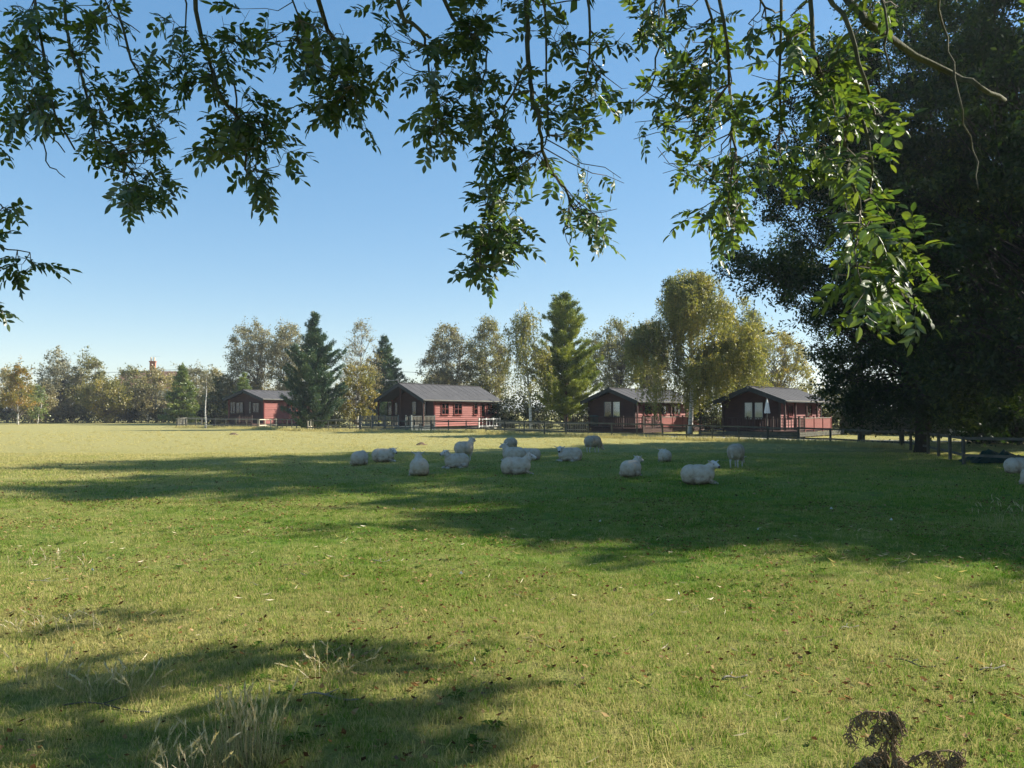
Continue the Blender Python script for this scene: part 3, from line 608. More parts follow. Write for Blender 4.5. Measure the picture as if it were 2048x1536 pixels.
def rail_run(root, a, b, z0, h, bm, tm, step=.2, kind='baluster', post=1.9, capm=None):
    """a railing from a to b (local xy) on a deck at z0"""
    a = Vector((a[0], a[1], 0)); b = Vector((b[0], b[1], 0)); n = max(1, round((b-a).length/post)); d = (b-a).normalized()
    for i in range(n+1):
        p = a.lerp(b, i/n); MB().box(p.x-.05, p.x+.05, p.y-.05, p.y+.05, -.1, z0+h+.12).build('rail_post', tm, root)
    off = Vector((d.y, -d.x, 0))*.0
    for i in range(n):
        p, q = a.lerp(b, i/n)+d*.052, a.lerp(b, (i+1)/n)-d*.052
        m = MB(); m.bar((p.x, p.y, z0+h), (q.x, q.y, z0+h), .09, .05); m.build('handrail', capm or tm, root)
        m = MB(); m.bar((p.x, p.y, z0+.12), (q.x, q.y, z0+.12), .05, .07); m.build('bottom_rail', tm, root)
        if kind == 'baluster':
            k = int((q-p).length/step); me = BOXES.get((bm.name, h))
            if me is None: me = BOXES[(bm.name, h)] = MB().box(-.025, .025, -.02, .02, .155, h-.025).mesh('baluster', bm)
            for j in range(k):
                t = p.lerp(q, (j+.5)/k); o = link('baluster', me, root); o.location = (t.x, t.y, z0); o.rotation_euler.z = math.atan2(d.y, d.x)
        else:
            k = max(1, int((q-p).length/.24))
            for j in range(k):
                u, v = p.lerp(q, j/k)+d*.006, p.lerp(q, (j+1)/k)-d*.006; m = MB(); m.bar((u.x, u.y, z0+h*.5+.06), (v.x, v.y, z0+h*.5+.06), .024, h-.18); m.build('panel_board', bm, root)
def deck(c, x0, x1, y0, y1, z, mat, skirt=3, sk=None):
    root = c['root']; n = max(1, int((y1-y0)/.16)); 
    m = MB()
    for i in range(n): m.box(x0, x1, y0+(y1-y0)*i/n+.006, y0+(y1-y0)*(i+1)/n-.006, z-.04, z)
    tag(m.build('deck_boards', mat, root), kind='stuff')
    for i in range(skirt):
        za, zb_ = z-.05-(i+1)*.16, z-.05-i*.16-.015
        bx('skirt_board', root, sk or mat, x0-.0, x1, y0-.03, y0-.002, za, zb_); bx('skirt_board', root, sk or mat, x0-.03, x0-.002, y0-.03, y1, za, zb_)

# --- the long red chalet with the porch
c2 = chalet((place(847, 77).x, 77), 32, 14.2, 6.3, .38, topz(801, 77), topz(768, 79), 2.3, 'long red chalet with grey felt roof and open dark porch at its left end', M['red'], M['brown'], M['redtrim'])
for a, b_, n_ in ((880.5, 895.5, 2), (906, 922, 2), (945, 953.5, 1), (972, 987.5, 2)): side_win(c2, a, b_, 807.5, 828, n_, 2)
dd = s_at(c2, 960, c2['y0']); de = s_at(c2, 968.5, c2['y0'])
dr = MB().box(dd, de, c2['y0']-.14, c2['y0']-.108, c2['zb']+.02, z_at(c2, 806, dd, c2['y0'])).build('door', M['redtrim'], c2['root'])
MB().box(dd+.1, de-.1, c2['y0']-.153, c2['y0']-.142, 1.35, z_at(c2, 808, dd, c2['y0'])-.05).build('pane', M['glass'], dr)
MB().box(dd+.1, de-.1, c2['y0']-.1415, c2['y0']-.1405, 1.35, z_at(c2, 808, dd, c2['y0'])-.05).build('door_dark_sheet', M['browntrim'], dr)  # flat dark sheet behind the pane, stands for the unlit room
MB().box(dd+.06, dd+.12, c2['y0']-.185, c2['y0']-.154, 1.15, 1.28).build('handle', M['metal'], dr)
for a, b_ in ((778, 786), (826, 834.5), (846, 853.5)): gab_win(c2, a, b_, 804, 829, 1, 1, True)
gab_win(c2, 792, 797, 806, 829, 1, 1, True)
for y in (.25, c2['yc'], c2['W']-.35):
    zt = c2['ze']+(c2['zr']-c2['ze'])*(1-abs(y-c2['yc'])/c2['yc'])-.02
    bx('porch_post', c2['root'], M['brown'], .25, .37, y-.06, y+.06, .4, zt-.02)
deck(c2, -1.5, 2.25, .3, 6.9, .40, M['deckwood'], 2)
rail_run(c2['root'], (-1.45, 1.9), (-1.45, 6.85), .40, 1.0, M['grey'], M['deckwood'], .19)
rail_run(c2['root'], (-1.45, .35), (-1.45, 1.0), .40, 1.0, M['grey'], M['deckwood'], .19); rail_run(c2['root'], (-1.35, .35), (2.2, .35), .40, 1.0, M['grey'], M['deckwood'], .19)
rail_run(c2['root'], (-1.35, 6.85), (2.2, 6.85), .40, 1.0, M['grey'], M['deckwood'], .25)
wa, wb = s_at(c2, 958, -.9), s_at(c2, 1000, -.9)
rail_run(c2['root'], (wa, -.9), (wb, -.9), .2, .85, M['white'], M['white'], .9, post=1.5); deck(c2, wa, wb, -.95, .38, .22, M['grey'], 1)
a_ = MB(); a_.tube([(.05, c2['yc'], c2['zr']-.3), (-.05, c2['yc'], c2['zr']+.42)], .02, 5); a_.bar((-.05, c2['yc'], c2['zr']+.36), (-.5, c2['yc']+1.15, c2['zr']+.34), .02, .02)
for i in range(7): f = i/6; p = Vector((-.05-.45*f, c2['yc']+1.15*f, c2['zr']+.365)); a_.bar(p+Vector((-.2, -.08, 0)), p+Vector((.2, .08, 0)), .012, .012)
a_.build('aerial', M['metal'], c2['root'])

# --- leftmost chalet behind the pine
c1 = chalet((place(526, 97).x, 97), 24, 11, 6.4, .35, topz(799, 97), topz(781, 99), .7, 'leftmost chalet, its red side wall half hidden by the dark pine', M['red'], M['brown'], M['redtrim'])
gab_win(c1, 463, 472, 805, 826, 2, 1, True); gab_win(c1, 474, 488, 805, 826, 2, 1, None); gab_win(c1, 500, 504, 804, 826, 1, 1, True); gab_win(c1, 507, 520, 806, 824, 2, 1, None)
side_win(c1, 572, 590, 806, 822, 2, 2)
deck(c1, -1.6, .65, .2, 6.3, .38, M['brown'], 2); rail_run(c1['root'], (-1.55, .3), (-1.55, 6.2), .38, .9, M['brown'], M['browntrim'], .25)

# --- chalet with two white windows, right of the pine
c3 = chalet((place(1275, 70).x, 70), 40, 11.4, 6.1, .4, topz(804, 70), topz(778, 72), .8, 'dark gabled chalet with two tall white-curtained windows, behind the big golden birch', M['red'], M['brown'], M['browntrim'], sidein=.35)
gab_win(c3, 1210, 1225, 804, 834, 1, 1, True); gab_win(c3, 1227, 1242, 804, 834, 1, 1, True)
side_win(c3, 1285, 1301, 812, 829, 2, 1); side_win(c3, 1318, 1330, 812, 829, 2, 1); side_win(c3, 1345, 1358, 812, 829, 2, 1)
deck(c3, -1.6, 9.5, -1.5, 6.6, .42, M['brown'], 2)
rail_run(c3['root'], (-1.55, -1.45), (-1.55, 6.5), .42, .95, M['brown'], M['browntrim'], .2)
sx = s_at(c3, 1322, -1.45); rail_run(c3['root'], (-1.45, -1.45), (sx, -1.45), .42, .95, M['brown'], M['browntrim'], .2)
rail_run(c3['root'], (sx+.1, -1.45), (9.3, -1.45), .42, .95, M['red'], M['redtrim'], .2, 'panel', capm=M['grey'])
st = MB(); st.bar((9.5, -1.45, 1.35), (10.7, -1.45, .75), .09, .05); st.build('stair_rail', M['red'], c3['root']); bx('rail_post', c3['root'], M['red'], 10.65, 10.75, -1.5, -1.4, -.1, .8)
for i in range(3): bx('step', c3['root'], M['grey'], 9.52+.4*i, 9.88+.4*i, -1.4, -.3, -.05, .3-.12*i)
for y in (.12,):
    for x in (.2, 3.2, 6.2, 9.2): bx('eaves_post', c3['root'], M['brown'], x, x+.12, y, y+.12, .42, c3['ze']-.03)

# --- rightmost chalet
c4 = chalet((place(1571, 59).x, 59), 40, 10, 5.75, .42, topz(803, 59), topz(775, 61), .8, 'rightmost chalet with dark gable, white-curtained windows and a red boarded deck', M['red'], M['brown'], M['browntrim'], sidein=.35)
gab_win(c4, 1490, 1506.5, 805.5, 838, 1, 1, True); gab_win(c4, 1510, 1527.5, 805.5, 838, 1, 1, True)
side_win(c4, 1573, 1582, 811, 832, 2, 1); side_win(c4, 1611, 1620, 811, 832, 2, 1)
deck(c4, -1.6, 8.0, -1.6, 6.2, .44, M['brown'], 2, M['darkwood'])
rail_run(c4['root'], (-1.55, -1.55), (-1.55, 6.1), .44, .95, M['brown'], M['browntrim'], .2)
sx = s_at(c4, 1608, -1.55); rail_run(c4['root'], (-1.45, -1.55), (sx, -1.55), .44, .95, M['brown'], M['browntrim'], .2)
rail_run(c4['root'], (sx+.1, -1.55), (s_at(c4, 1661, -1.55), -1.55), .44, .95, M['red'], M['redtrim'], .2, 'panel', capm=M['grey'])
for x in (.2, 2.3, 4.6, 7): bx('eaves_post', c4['root'], M['brown'], x, x+.12, .1, .22, .44, c4['ze']-.03)
q = MB(); q.tube([(0, c4['yc'], c4['zr']+.0), (-.07, c4['yc'], c4['zr']+.0)], [.09, .09], 8); q.build('finial', M['grey'], c4['root'])

# folded white parasol on its pole on the rightmost deck
def parasol(name, p, z0, z1, r, label):
    root = empty(name, p, 0, label, 'parasol'); MB().tube([(0, 0, .42), (0, 0, z1+.08)], .02, 6).build('pole', M['palewood'], root)
    m = MB(); n = 14; rows = 6; 
    for i in range(rows):
        t = i/(rows-1); rr = .03+r*(t**.8)
        for k in range(n): a = 6.283*k/n; q = rr*(1+.28*(k % 2)); m.v.append((q*math.cos(a), q*math.sin(a), z1-(z1-z0)*t+.05*(k % 2)*t))
    for i in range(rows-1):
        for k in range(n): m.f.append((i*n+k, (i+1)*n+k, (i+1)*n+(k+1) % n, i*n+(k+1) % n))
    m.build('canopy', M['cloth'], root); MB().box(-.25, .25, -.25, .25, .44, .52).build('base', M['grey'], root)
yp = y_at(c4, 1534, -.6); pw = wpt(c4, -.6, yp); parasol('parasol', (pw[0], pw[1], 0), topz(827, pw[1]), topz(799, pw[1]), .15, 'folded white parasol hanging beside the windows of the rightmost chalet')
tree('birch_tree', place(1447, 66), topz(700, 66), [(0, 0), (.5, .5), (.75, 1.6), (1, .4)], 'thin birch whose pale stem stands at the left corner of the rightmost chalet', 'tree', M['birch'], M['twig'], M['weep'], clumps=40, per=80, cr=.4, L=.13, W=.09, seed=300, tr=.085, lowest=.55)
# wheelie bin on the deck of the two-window chalet
def bin_(p, rz, label):
    r = empty('wheelie_bin', p, rz, label, 'bin'); m = MB(); m.add([(-.22,-.24,.08),(.22,-.24,.08),(.22,.24,.08),(-.22,.24,.08),(-.28,-.34,.98),(.28,-.34,.98),(.28,.34,.98),(-.28,.34,.98)],[(0,3,2,1),(4,5,6,7),(0,1,5,4),(1,2,6,5),(2,3,7,6),(3,0,4,7)]); m.build('body', M['bin'], r)
    MB().add([(-.3,-.37,.985),(.3,-.37,.985),(.3,.38,.985),(-.3,.38,.985),(-.26,-.3,1.06),(.26,-.3,1.06),(.28,.38,1.1),(-.28,.38,1.1)],[(0,3,2,1),(4,5,6,7),(0,1,5,4),(1,2,6,5),(2,3,7,6),(3,0,4,7)]).build('lid', M['bin'], r)
    for s in (-.29, .25): MB().tube([(s, .27, .1), (s+.05, .27, .1)], .1, 10).build('wheel', M['browntrim'], r)
    MB().bar((-.2, .42, 1.02), (.2, .42, 1.02), .03, .03).build('handle', M['bin'], r)
p = wpt(c3, -.9, y_at(c3, 1188, -.9)); bin_((p[0], p[1], .42), .4, 'dark green wheelie bin on the deck left of the two white windows')
# weathered picnic bench and stones beside the porch
def picnic(p, rz, label):
    r = empty('picnic_bench', p, rz, label, 'bench')
    for i in range(4): bx('table_board', r, M['grey'], -.8, .8, -.32+.165*i, -.32+.165*i+.15, .70, .74)
    for s in (-.68, .5):
        for k in range(1): bx('seat_board', r, M['grey'], -.8, .8, s, s+.2, .42, .46)
    for x in (-.6, .6):
        for s in (-1, 1): m = MB(); m.bar((x, s*.15, .70), (x, s*.5, 0), .08, .05); m.build('leg', M['grey'], r)
        m = MB(); m.bar((x+.05, -.62, .39), (x+.05, .62, .39), .04, .07); m.build('cross_bar', M['grey'], r)
picnic(place(853, 74.2), .4, 'weathered grey picnic bench beside the steps of the long chalet porch')

# house with the chimney behind the left trees
hp = place(300, 160); hr = empty('brick_house', hp, .25, 'distant house behind the left trees with a tall red brick chimney and two buff pots', 'house')
h0 = topz(752, 160); ridge = topz(742, 160)
m = MB(); m.box(-5, 5, -3.4, 3.4, -.2, h0-2.5); m.build('wall', M['render'], hr)
m = MB(); m.add([(-5.3,-3.8,h0-2.5),(5.3,-3.8,h0-2.5),(5.3,3.8,h0-2.5),(-5.3,3.8,h0-2.5),(-5.3,0,ridge),(5.3,0,ridge)],[(0,1,5,4),(2,3,4,5),(1,2,5),(3,0,4),(0,3,2,1)]); rfh = m.build('roof', M['tile'], hr)
ct = topz(722, 160); bx('chimney', rfh, M['brick'], -.1, .95, -.45, .45, ridge-1, ct-.25); bx('chimney_cap', rfh, M['brick'], -.2, 1.05, -.55, .55, ct-.248, ct)
for s in (.1, .7): MB().tube([(s, 0, ct-.02), (s, 0, ct+.5), (s, 0, ct+.75)], [.15, .13, .15], 8).build('chimney_pot', M['pot'], rfh)
a_ = MB(); a_.tube([(.45, 0, ct), (.45, 0, ct+1.1)], .025, 5); a_.bar((.45, 0, ct+1.0), (1.7, .2, ct+.95), .03, .03); a_.build('aerial', M['metal'], rfh)
for x in (-3, 3):
    f = MB().box(x-.6, x+.6, -3.45, -3.402, 3.2, 4.4).build('window', M['white'], hr); MB().box(x-.5, x+.5, -3.47, -3.452, 3.3, 4.3).build('pane', M['glass'], f)
# overhead wire on poles hidden among the trees
wr = empty('overhead_line', (0, 0, 0), 0, 'thin overhead wires on wooden poles far behind the trees', 'power line')
wz = topz(737, 150); xs_ = [-130, -60, -30, 20, 60, 118]
for x in xs_:
    MB().tube([(x, 152, -.3), (x, 152, wz+.4)], [.13, .09], 6).build('pole', M['bark'], wr); MB().box(x-.05, x+.05, 151.2, 152.8, wz-.06, wz+.06).build('crossarm', M['bark'], wr)
for a, b_ in zip(xs_, xs_[1:]):
    for y in (151.3, 152.7):
        MB().tube([(a+(b_-a)*t, y, wz+.08-1.0*4*t*(1-t)) for t in np.linspace(0, 1, 9)], .022, 3).build('wire', M['barge'], wr)

# ================================================================ FENCES
def post_fence(pts, h, label, mat, step=2.0, rails=2, seed=1, matp=None, railmat=None, hf=None):
    """pts on the ground; every post and every rail between two posts is a part"""
    random.seed(seed); root = empty('post_and_rail_fence', pts[0], 0, label, 'fence'); o = Vector(pts[0]); prev = None
    P = []
    for i in range(len(pts)-1):
        a, b = Vector(pts[i]), Vector(pts[i+1]); n = max(1, round((b-a).length/step)); P += [a.lerp(b, k/n) for k in range(n)]
    P.append(Vector(pts[-1]))
    for i, p in enumerate(P):
        hh = (hf(i/(len(P)-1)) if hf else h); q = p-o; lx = random.gauss(0, .015); ly = random.gauss(0, .015); m = MB(); m.bar((q.x, q.y, -.15), (q.x+lx, q.y+ly, hh+.04+random.gauss(0, .015)), .10, .085); m.build('post', matp or mat, root)
        if prev is not None:
            for r in range(rails):
                z = 1-.02-r*(.62/(max(1, rails-1))); z0, z1 = prev[1]*z, hh*z; a = prev[0]; d = (q-a).normalized(); nrm = Vector((d.y, -d.x, 0))*.062
                if nrm.y > 0: nrm = -nrm
                m = MB(); m.bar(Vector((a.x, a.y, z0-.02+random.gauss(0, .01)))+nrm, Vector((q.x, q.y, z1-.02+random.gauss(0, .01)))+nrm, .035, .095); m.build('rail', railmat or mat, root)
        prev = (q, hh)
    return root
P0, P1 = place(354, 93), place(515, 86)
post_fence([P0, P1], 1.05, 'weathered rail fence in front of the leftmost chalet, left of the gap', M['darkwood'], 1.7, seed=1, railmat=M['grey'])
post_fence([P0+Vector((.1, .15, 0)), place(374, 104), place(404, 103)], 1.05, 'short pale rail fence running back from the far left fence corner', M['grey'], 2.0, seed=2)
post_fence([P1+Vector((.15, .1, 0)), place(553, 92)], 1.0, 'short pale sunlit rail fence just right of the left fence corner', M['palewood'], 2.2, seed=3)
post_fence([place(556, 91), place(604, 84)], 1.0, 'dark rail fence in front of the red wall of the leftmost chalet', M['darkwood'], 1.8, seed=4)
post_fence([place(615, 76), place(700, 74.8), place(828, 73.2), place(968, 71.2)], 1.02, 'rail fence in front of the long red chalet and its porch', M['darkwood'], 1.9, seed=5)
post_fence([place(616, 76.4), place(640, 88), place(705, 86)], 1.0, 'pale rail fence behind the field fence at the foot of the dark pine', M['palewood'], 2.2, seed=6)
P3, P4, P5 = place(972, 66), place(1325, 54.5), place(1660, 45.6)
post_fence([P3, P4, P5, place(1800, 41)], 1.1, 'long dark field fence running from the white-railed steps to the tall trees', M['darkwood'], 2.1, seed=7, hf=lambda t: 1.14-.27*t)
post_fence([place(1805, 41), place(1925, 28.8), place(2150, 27)], .95, 'dark fence turning towards the camera under the tall willows', M['darkwood'], 2.3, seed=8)
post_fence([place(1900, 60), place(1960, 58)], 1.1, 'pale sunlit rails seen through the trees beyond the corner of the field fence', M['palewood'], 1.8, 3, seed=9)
post_fence([place(988, 70), place(1090, 69)], .95, 'dark rail fence behind the field fence under the slim weeping birch', M['grey'], 2.2, seed=10)
pf = empty('picket_fence', place(1000, 72), 0, 'dark thin-paled fence in the shade between the long chalet and the two-window chalet', 'fence'); a = place(1000, 72); b_ = place(1172, 69)
me = MB().box(-.02, .02, -.015, .015, 0, .95).mesh('pale', M['grey']); n = 52
for i in range(n): o = link('pale', me, pf); o.location = (b_-a)*(i/(n-1))
for z in (.3, .8): m = MB(); m.bar(Vector((0, .035, z)), (b_-a)+Vector((0, .035, z)), .03, .06); m.build('rail', M['grey'], pf)
# rank pale grass along the fence foot
Q = []
fpts = [place(355, 92), place(515, 85), place(615, 75.5), place(968, 70.5), P3-Vector((0, .4, 0)), P4-Vector((0, .4, 0)), P5-Vector((0, .4, 0)), place(1800, 40.5)]
for i in range(len(fpts)-1):
    a, b_ = fpts[i], fpts[i+1]; k = int((b_-a).length*16)
    for _ in range(k): p = a.lerp(b_, random.random())+Vector((random.gauss(0, .3), -abs(random.gauss(0, .8))+.2, 0)); Q.append(tuple(p))
P = wedge(3800, 38, 74, .66); Q = np.concatenate([np.array(Q), P])
scatter('tall_grass', Q, np.concatenate([RNG.uniform(.5, 1.25, len(Q)-len(P)), RNG.uniform(.22, .5, len(P))]), .15, tall, 'tall pale grass along the foot of the far fences')
# yellow marker on the fence
yp = place(760, 73.9); tag(MB().box(yp.x-.12, yp.x+.12, yp.y-.24, yp.y-.215, .88, 1.0).build('marker_plate', M['yellow']), 'small yellow plate on the rail fence in front of the long chalet porch', 'plate')
# molehills
def mound(p, r, h, label, seed):
    rng = random.Random(seed); m = MB(); n = 12; m.v.append((0, 0, h)); z0 = -.03
    for i in range(1, 5):
        t = i/4
        for k in range(n): a = 6.283*k/n; q = r*t*(1+rng.uniform(-.15, .15)); m.v.append((q*math.cos(a), q*math.sin(a), z0+(h-z0)*(math.cos(t*3.1416)+1)/2+rng.uniform(-.015, .015)*(t < 1)))
    for k in range(n):
        m.f.append((0, 1+k, 1+(k+1) % n))
        for i in range(3): m.f.append((1+i*n+k, 1+(i+1)*n+k, 1+(i+1)*n+(k+1) % n, 1+i*n+(k+1) % n))
    o = m.build('molehill', M['soil'], None, True); o.location = p; tag(o, label, 'molehill', 'molehills on the far field')
mound(place(843, 45), .42, .16, 'brown molehill on the straw-coloured grass left of the standing sheep', 1)
mound(place(468, 64), .5, .18, 'far small molehill in front of the left fence', 2)
# teal tarpaulin heap at the right edge
def tarp():
    rng = random.Random(4); m = MB(); n = 14
    for i in range(n):
        for k in range(n):
            u, v = i/(n-1)*2-1, k/(n-1)*2-1; d = max(abs(u), abs(v)); m.v.append((u*1.1, v*.7, max(.0, .42*(1-d**1.6))*(1+rng.uniform(-.3, .3))+.015))
    for i in range(n-1):
        for k in range(n-1): m.f.append((i*n+k, i*n+k+1, (i+1)*n+k+1, (i+1)*n+k))
    o = m.build('tarpaulin', M['tarp'], None, False); o.location = place(1990, 29.6); tag(o, 'crumpled teal tarpaulin heap in the shade by the fence at the right edge', 'tarpaulin')
tarp()

# ================================================================ SHEEP
def sheep(pose, loc, rz, sc, hy, hp, label, seed, neck=.0):
    """pose lie / stand / graze; hy head yaw, hp head pitch (radians, + down)"""
    bm = bmesh.new(); rnd = random.Random(seed)
    def ball(c, r):
        bmesh.ops.create_icosphere(bm, subdivisions=3, radius=1, matrix=Matrix.Translation(c) @ Matrix.Diagonal((*r, 1)))
    def limb(a, b, r0, r1):
        a, b = Vector(a), Vector(b); n = max(3, int((b-a).length/min(r0, r1)*1.6))
        for i in range(n+1):
            t = i/n; r = r0+(r1-r0)*t; bmesh.ops.create_icosphere(bm, subdivisions=2, radius=r, matrix=Matrix.Translation(a.lerp(b, t)))
    z = .32 if pose == 'lie' else .62
    k = rnd.uniform(.94, 1.06)
    ball((0, 0, z), (.46, .29*k, .29)); ball((-.26, 0, z+.005), (.28, .285*k, .285)); ball((.22, 0, z+.01), (.26, .25*k, .27))
    legs = []
    if pose == 'lie':
        ball((-.05, 0, .16), (.46, .31*k, .17))
        legs = [((.34, .13, .10), (.50, .16, .05), .06, .035), ((.50, .16, .05), (.36, .19, .035), .03, .025), ((.34, -.13, .10), (.56, -.12, .045), .06, .035), ((-.28, .24, .14), (-.02, .30, .06), .10, .045), ((-.02, .30, .06), (-.16, .34, .035), .035, .025)]
        n0, n1 = Vector((.30, 0, .46)), Vector((.43+.02*math.cos(hy), .07*math.sin(hy), .69-.32*neck))
    else:
        for sx_, dx in ((.27, .0), (-.30, -.03)):
            for s in (-1, 1):
                y = s*.13; st = rnd.uniform(-.05, .05)
                if sx_ > 0: legs += [((sx_, y, .45), (sx_+st*.5, y, .26), .085, .038), ((sx_+st*.5, y, .26), (sx_+st, y, .03), .034, .032)]
                else: legs += [((sx_, y, .48), (sx_+.03, y, .34), .12, .055), ((sx_+.03, y, .34), (sx_-.06+st, y, .24), .05, .036), ((sx_-.06+st, y, .24), (sx_-.02+st, y, .03), .032, .03)]
        if pose == 'stand': n0, n1 = Vector((.34, 0, .74)), Vector((.52, .05*math.sin(hy), .96))
        else: n0, n1 = Vector((.36, 0, .62)), Vector((.58, .05*math.sin(hy), .33))
    for a, b, r0, r1 in legs: limb(a, b, r0, r1)
    limb(n0, n1, .165, .11)
    fd = Vector((math.cos(hy)*math.cos(hp), math.sin(hy)*math.cos(hp), -math.sin(hp))); h0 = n1+Vector((0, 0, .02)); h1 = h0+fd*.23; limb(h0, h1, .105, .062); limb(h0+fd*.02, h0+fd*.12+Vector((0, 0, .01)), .10, .08)
    sd = fd.cross(Vector((0, 0, 1))).normalized(); upv = sd.cross(fd).normalized()
    for s in (-1, 1):
        e0 = h0+sd*s*.09+upv*.04; limb(e0, e0+sd*s*.12+upv*(.015 if pose == 'graze' else .05)-fd*.03, .032, .020)
    if pose != 'lie': limb((-.50, 0, z+.05), (-.54, 0, z-.22), .05, .04)
    me = bpy.data.meshes.new('sheep'); bm.to_mesh(me); bm.free(); o = bpy.data.objects.new('sheep', me); C.objects.link(o)
    r = o.modifiers.new('r', 'REMESH'); r.mode = 'VOXEL'; r.voxel_size = .021; r.use_smooth_shade = True
    s_ = o.modifiers.new('s', 'SMOOTH'); s_.iterations = 3; s_.factor = .6
    bpy.context.view_layer.update(); dg = bpy.context.evaluated_depsgraph_get(); m2 = bpy.data.meshes.new_from_object(o.evaluated_get(dg)); m2.name = 'sheep'
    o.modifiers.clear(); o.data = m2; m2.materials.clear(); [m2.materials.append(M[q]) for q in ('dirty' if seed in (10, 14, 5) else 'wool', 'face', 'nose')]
    co = np.empty(len(m2.vertices)*3); m2.vertices.foreach_get('co', co); co = co.reshape(-1, 3); nn = np.empty(len(m2.vertices)*3); m2.vertices.foreach_get('normal', nn); nn = nn.reshape(-1, 3)
    H0, H1 = np.array(h0), np.array(h1); t = np.clip(((co-H0)@(H1-H0))/((H1-H0)@(H1-H0)), -.4, 1.3); dist = np.linalg.norm(co-(H0+t[:, None]*(H1-H0)), axis=1)
    isf = ((((co-H0)@np.array(fd)) > -.045) & (dist < .22) & (np.linalg.norm(co-H0, axis=1) < .36) & (np.linalg.norm(co-np.array(n0), axis=1) > .20))
    lg = np.zeros(len(co), bool)
    for a, b, r0, r1 in legs:
        if max(r0, r1) > .07 and pose != 'lie': continue
        A, B_ = np.array(a), np.array(b); tt = np.clip(((co-A)@(B_-A))/((B_-A)@(B_-A)), 0, 1); lg |= (np.linalg.norm(co-(A+tt[:, None]*(B_-A)), axis=1) < max(r0, r1)*1.12) & (co[:, 2] < (.34 if pose != 'lie' else .09))
    w_ = (~isf & ~lg)*1.0; ds = .005*np.sin(co[:, 0]*46+np.sin(co[:, 1]*31)*2)*np.sin(co[:, 1]*43+co[:, 2]*20)*np.cos(co[:, 2]*39+co[:, 0]*13)+rnd.uniform(0, .004); co += nn*(w_*(ds+.012))[:, None]
    m2.vertices.foreach_set('co', co.ravel())
    lv = np.empty(len(m2.loops), dtype=np.int32); m2.loops.foreach_get('vertex_index', lv); ls = np.empty(len(m2.polygons), dtype=np.int32); m2.polygons.foreach_get('loop_start', ls)
    fv = lv[ls]; mi = np.where(isf[fv] | lg[fv], 1, 0); tip = np.linalg.norm(co-(H1+(H1-H0)*.16), axis=1) < .05
    eye = np.zeros(len(co), bool)
    for s in (-1, 1):
        E = np.array(h0+fd*.085+sd*s*.075+upv*.03); eye |= np.linalg.norm(co-E, axis=1) < .022
    mi = np.where(tip[fv] | eye[fv], 2, mi); m2.polygons.foreach_set('material_index', mi.astype(np.int32)); m2.update()
    o.location = (loc[0], loc[1], -.015*sc if pose == 'lie' else .0); o.rotation_euler = (0, 0, rz); o.scale = (sc,)*3
    bpy.data.meshes.remove(me) if me.users == 0 else None
    return tag(o, label, 'sheep', 'sheep resting and grazing in the tree shade')
D = R
shp = [
 ('lie', 721, 28.2, D(80), .86, D(5), .9, 'plump sheep lying with its rump to us, leftmost of the flock'),
 ('lie', 768, 30.0, D(-5), .86, D(-35), .5, 'sheep lying with lowered head to the right, second from the left'),
 ('lie', 839, 23.7, D(100), .92, D(10), .1, 'large sheep lying with its back to us and ears up, in front on the left'),
 ('lie', 913, 26.6, D(205), .86, D(5), .15, 'sheep lying with raised head turned left, in front of the standing one'),
 ('stand', 929, 29.8, D(52), .88, D(10), -.1, 'standing sheep facing away with its head up, left of the flock middle'),
 ('graze', 1022, 34.4, D(70), .86, D(0), 1.0, 'standing sheep grazing behind the cluster of three lying ones'),
 ('lie', 1027, 30.4, D(158), .92, D(-20), .1, 'sheep lying at the back left of the cluster, head turned away'),
 ('lie', 1061, 31.0, D(150), .80, D(20), .8, 'smaller sheep lying at the back right of the cluster, dark head tucked behind its neighbour'),
 ('lie', 1033, 23.9, D(8), .90, D(-5), .15, 'sheep lying in the front of the cluster with its raised head to the right'),
 ('lie', 1139, 30.2, D(185), .92, D(75), .45, 'sheep lying alone in the middle with its face towards us'),
 ('graze', 1186, 36.2, D(38), .90, D(0), 1.0, 'dirty-backed sheep grazing at the far edge of the shade'),
 ('lie', 1262, 23.2, D(55), .84, D(-25), .2, 'sheep lying with its rump to us and white head looking right'),
 ('lie', 1328, 30.2, D(95), .78, D(0), .55, 'small sheep lying furthest back on the right, head hidden'),
 ('lie', 1396, 20.9, D(0), .88, D(-58), .2, 'nearest sheep lying side on with a dark nose and its ears out'),
 ('graze', 1472, 26.9, D(58), .92, D(-10), 1.0, 'muddy brownish sheep standing and grazing at the right of the flock'),
 ('lie', 2036, 24.2, D(5), .86, D(0), .5, 'sheep lying in deep shade at the right edge, the further one'),
 ('lie', 2058, 20.6, D(60), .80, D(0), .3, 'sheep lying in deep shade cut by the right edge, the nearer one')]
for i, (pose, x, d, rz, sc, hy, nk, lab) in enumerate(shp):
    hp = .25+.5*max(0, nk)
    sheep(pose, place(x, d), rz, sc*.96, hy, hp, lab, i, nk)

